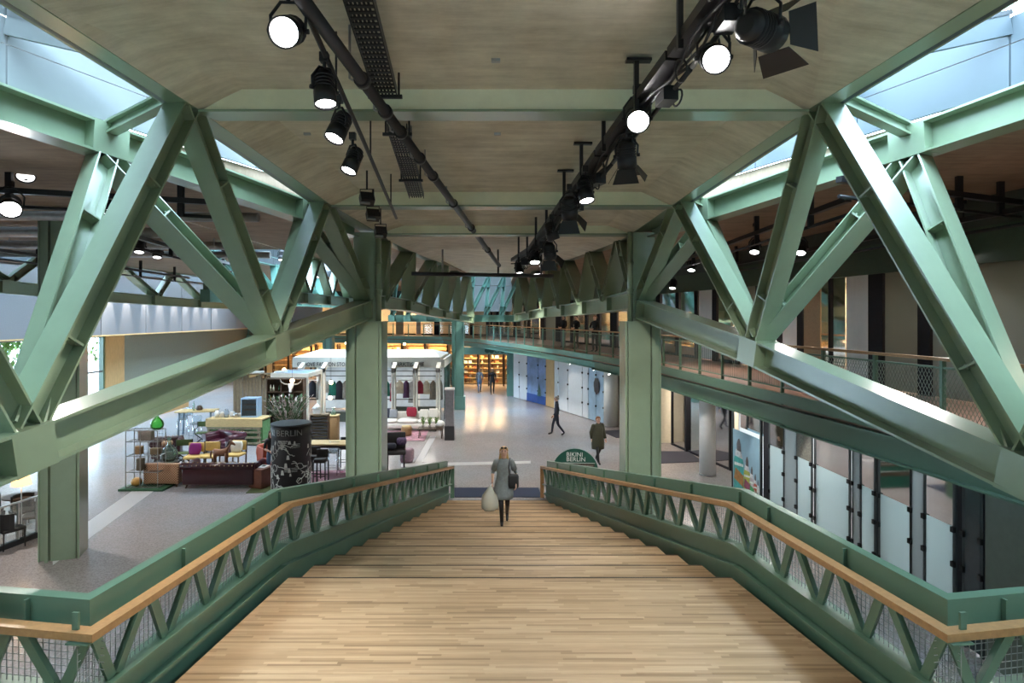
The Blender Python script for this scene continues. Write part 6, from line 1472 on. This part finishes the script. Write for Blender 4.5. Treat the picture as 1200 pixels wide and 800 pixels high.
for i in range(26):
    y = 3.8+i*.55; c = V((RT(y)+r3.uniform(-.12, .1), y, zc(y)-.52-.012*y)); w = r3.uniform(.07, .13)
    cb.tube([c+V((w*.3*math.sin(a+i), w*math.cos(a), w*math.sin(a))) for a in [2*math.pi*k/12 for k in range(13)]], .011, 5)
cb.build('cables', BLACKM, t, kind='stuff')
for i in range(9):
    y = 5.2+i*1.35; m = MB(); m.cbox((RT(y)-.04, y, zc(y)-.5-.013*y), .16, .26, .15, .1*i); m.build('ballast_box', FIX, t)
can('black stage light with glaring round lens, nearest on the right rail', P(840, 70, 5.4), V((.9, -3, 3.0)), .25, .34, 60, 500, 70, .45)
can('black stage light with glaring lens at the cross beam, second on the right rail', P(748, 143, 6.9), V((.6, -2, 2.4)), .26, .34, 60, 500, 70, .45)
can('lit stage light with yoke, third on the right rail', P(688, 236, 8.7), below(P(688, 236, 8.7), .3, -.6), .22, .36, 24, 420, 70, .5)
can('lit stage light, fourth on the right rail', P(649, 281, 11.4), below(P(649, 281, 11.4), .6, .1), .23, .34, 10, 420, 70, .45)
can('lit stage light, fifth on the right rail', P(627, 308, 14.2), below(P(627, 308, 14.2), .1, -.8), .24, .3, 30, 420, 70, .5)
can('lit stage light at the far end of the right rail', P(609, 320, 16.8), below(P(609, 320, 16.8), .1, -.2), .24, .3, 14, 300, 70, .5)
can('large unlit barn-door spotlight pointing right above the right rail', P(905, 40, 5.2), P(985, 70, 6.0), .3, .42, .6, 0, 40, .42, True)
can('unlit barn-door spotlight just beyond the second glaring lamp', P(735, 196, 7.7), below(P(735, 196, 7.7), .3, .9), .24, .32, .6, 0, 40, .55, True)
can('unlit barn-door spotlight below the cross beam on the right rail', P(668, 255, 9.8), below(P(668, 255, 9.8), .3, 1.2), .26, .34, .6, 0, 40, .5, True)
can('unlit barn-door spotlight far along the right rail', P(645, 302, 12.6), below(P(645, 302, 12.6), .4, 1.2), .26, .32, .6, 0, 40, .45, True)
# outer bays: rails with lanterns and pipes
def rail(label, a, b, n, r=.04, sag=.0):
    t = thing('lighting_track', label, 'track', a); a, b = V(a), V(b)
    m = MB(); m.bar(a, b, .1, .09); m.build('rail_box', FIX, t); m = MB(); m.tube([a+V((0, 0, -.25)), b+V((0, 0, -.25))], .03, 8); m.build('pipe', FIX, t)
    for k in range(n):
        c = a+(b-a)*(k+.5)/n; m = MB(); m.box(c.x-.05, c.x+.05, c.y-.03, c.y+.03, c.z-.27, 7.72); m.build('rail_hanger', FIX, t)
rail('black lighting rail across the outer bay ceiling, nearest on the far left', (-9.6, 9.2, 7.45), (-4.9, 10.6, 7.4), 4)
rail('black lighting rail along the outer bay, deep on the left', (-8.4, 13, 7.3), (-10.6, 27, 7.3), 6)
rail('black lighting rail along the window bay, furthest left', (-13.6, 11, 7.3), (-15.4, 30, 7.3), 6)
rail('black lighting rail through the right bay, nearest', (4.9, 9.0, 7.45), (8.9, 10.6, 7.4), 4)
rail('black lighting rail along the right bay above the gallery', (5.6, 10, 7.35), (6.2, 26, 7.3), 6)
rail('black lighting rail near the upper shop fronts', (8.6, 8, 7.2), (7.7, 22, 7.2), 5)
can('round glaring pendant spotlight over the far left bay', P(12, 246, 9.4), P(12, 300, 8.6), .3, .3, 30, 700, 100, .45)
for k, (px, py, Y, g) in enumerate(((884, 296, 15, 5), (938, 297, 14, 5), (1025, 315, 16, 12), (1096, 272, 11, 10), (810, 317, 20, 22), (788, 338, 22, 10), (862, 330, 20, 5), (1128, 300, 12, 6))):
    can('small black spotlight under the right bay ceiling, '+('by the bluish diagonal of the right truss', 'between the two middle diagonals', 'lit, in front of the white upper panel', 'between the two big right diagonals', 'glaring, right of the right stair column', 'low, just beside the right stair column', 'dim, above the upper shop fronts', 'behind the rightmost diagonal')[k], P(px, py, Y), P(px-6, py+60, Y-.6), .24, .36, g, 260, 90, 7.72-P(px, py, Y).z)
for k, (px, py, Y) in enumerate(((163, 296, 17), (184, 302, 18.5), (104, 294, 15), (330, 305, 24), (347, 318, 26), (372, 325, 29), (30, 208, 9.9), (130, 250, 11.5))):
    can('small black spotlight, '+('left of the dark cluster under the outer ceiling', 'right of the dark cluster under the outer ceiling', 'hanging behind the nearest big diagonal', 'seen through the left truss, leftmost', 'seen through the left truss, middle', 'seen through the left truss, rightmost', 'on the nearest far left rail, dark', 'on the nearest far left rail, between the big diagonals')[k], P(px, py, Y), P(px-4, py+60, Y-.5), .27, .4, 9 if k in (3, 4, 5) else 2, 0, 60, 7.72-P(px, py, Y).z)
for k, (y, z, r, mt) in enumerate(((12.2, 7.53, .1, GALV), (14.6, 7.52, .13, GALV), (17.5, 7.53, .12, GALV), (20.2, 7.53, .12, GALV))):
    t = thing('duct_pipe', 'round grey duct running across the outer bay on the left, %s from the camera' % ('first', 'second', 'third', 'fourth')[k], 'duct', (-12, y, z))
    m = MB(); m.tube([(-21, y, z), (-5.2 if y < 14 else -8, y+.8, z)], r, 14); m.build('duct_body', mt, t)
    for x in (-18, -14.5, -11, -8.5):
        m = MB(); m.tube([(x, y+.5, z-r), (x, y+.5, 7.73)], .012, 6); m.build('duct_hanger', GALV, t)
# lamps under the gallery edge
for k, (px, py) in enumerate(((629, 415), (661, 424), (688, 431), (705, 436), (724, 440), (778, 453), (823, 466), (877, 481))):
    q = at_px([(x-.15, y-.15) for x, y in EDGE], px); z = EYE-(py-CY)*q.y/FOC
    t = thing('gallery_spotlight', 'small spotlight under the gallery edge, %s counted from the far end' % ('first', 'second', 'third', 'fourth', 'fifth', 'sixth', 'seventh', 'eighth')[k], 'spotlight', V((q.x+.3, q.y, z)))
    m = MB(); m.lathe([(.07, .14), (.09, .12), (.1, -.05), (.09, -.05)], (0, 0, 0), 12, axis=(-.35, -.25, -.8)) if False else m.lathe([(.07, -.16), (.1, -.1), (.11, .08), (.1, .08)], (0, 0, 0), 12, axis=(.5, -.3, -.8)); m.build('can', FIX if k % 3 else WHITE, t, local=True)
    m = MB(); m.lathe([(.1, .075), (.095, .08)], (0, 0, 0), 12, axis=(.5, -.3, -.8)); m.build('lens', lamp_glow(12), t, local=True)
    m = MB(); m.tube([(0, 0, .1), (.0, 0, max(.2, 3.42-z))], .015, 6); m.build('stem', FIX, t, local=True)
    spot('gallery_spot', V((q.x+.33, q.y-.02, z-.1)), V((q.x+1.8, q.y-.6, .6)), 60, 80, NEUT, .5, .05)
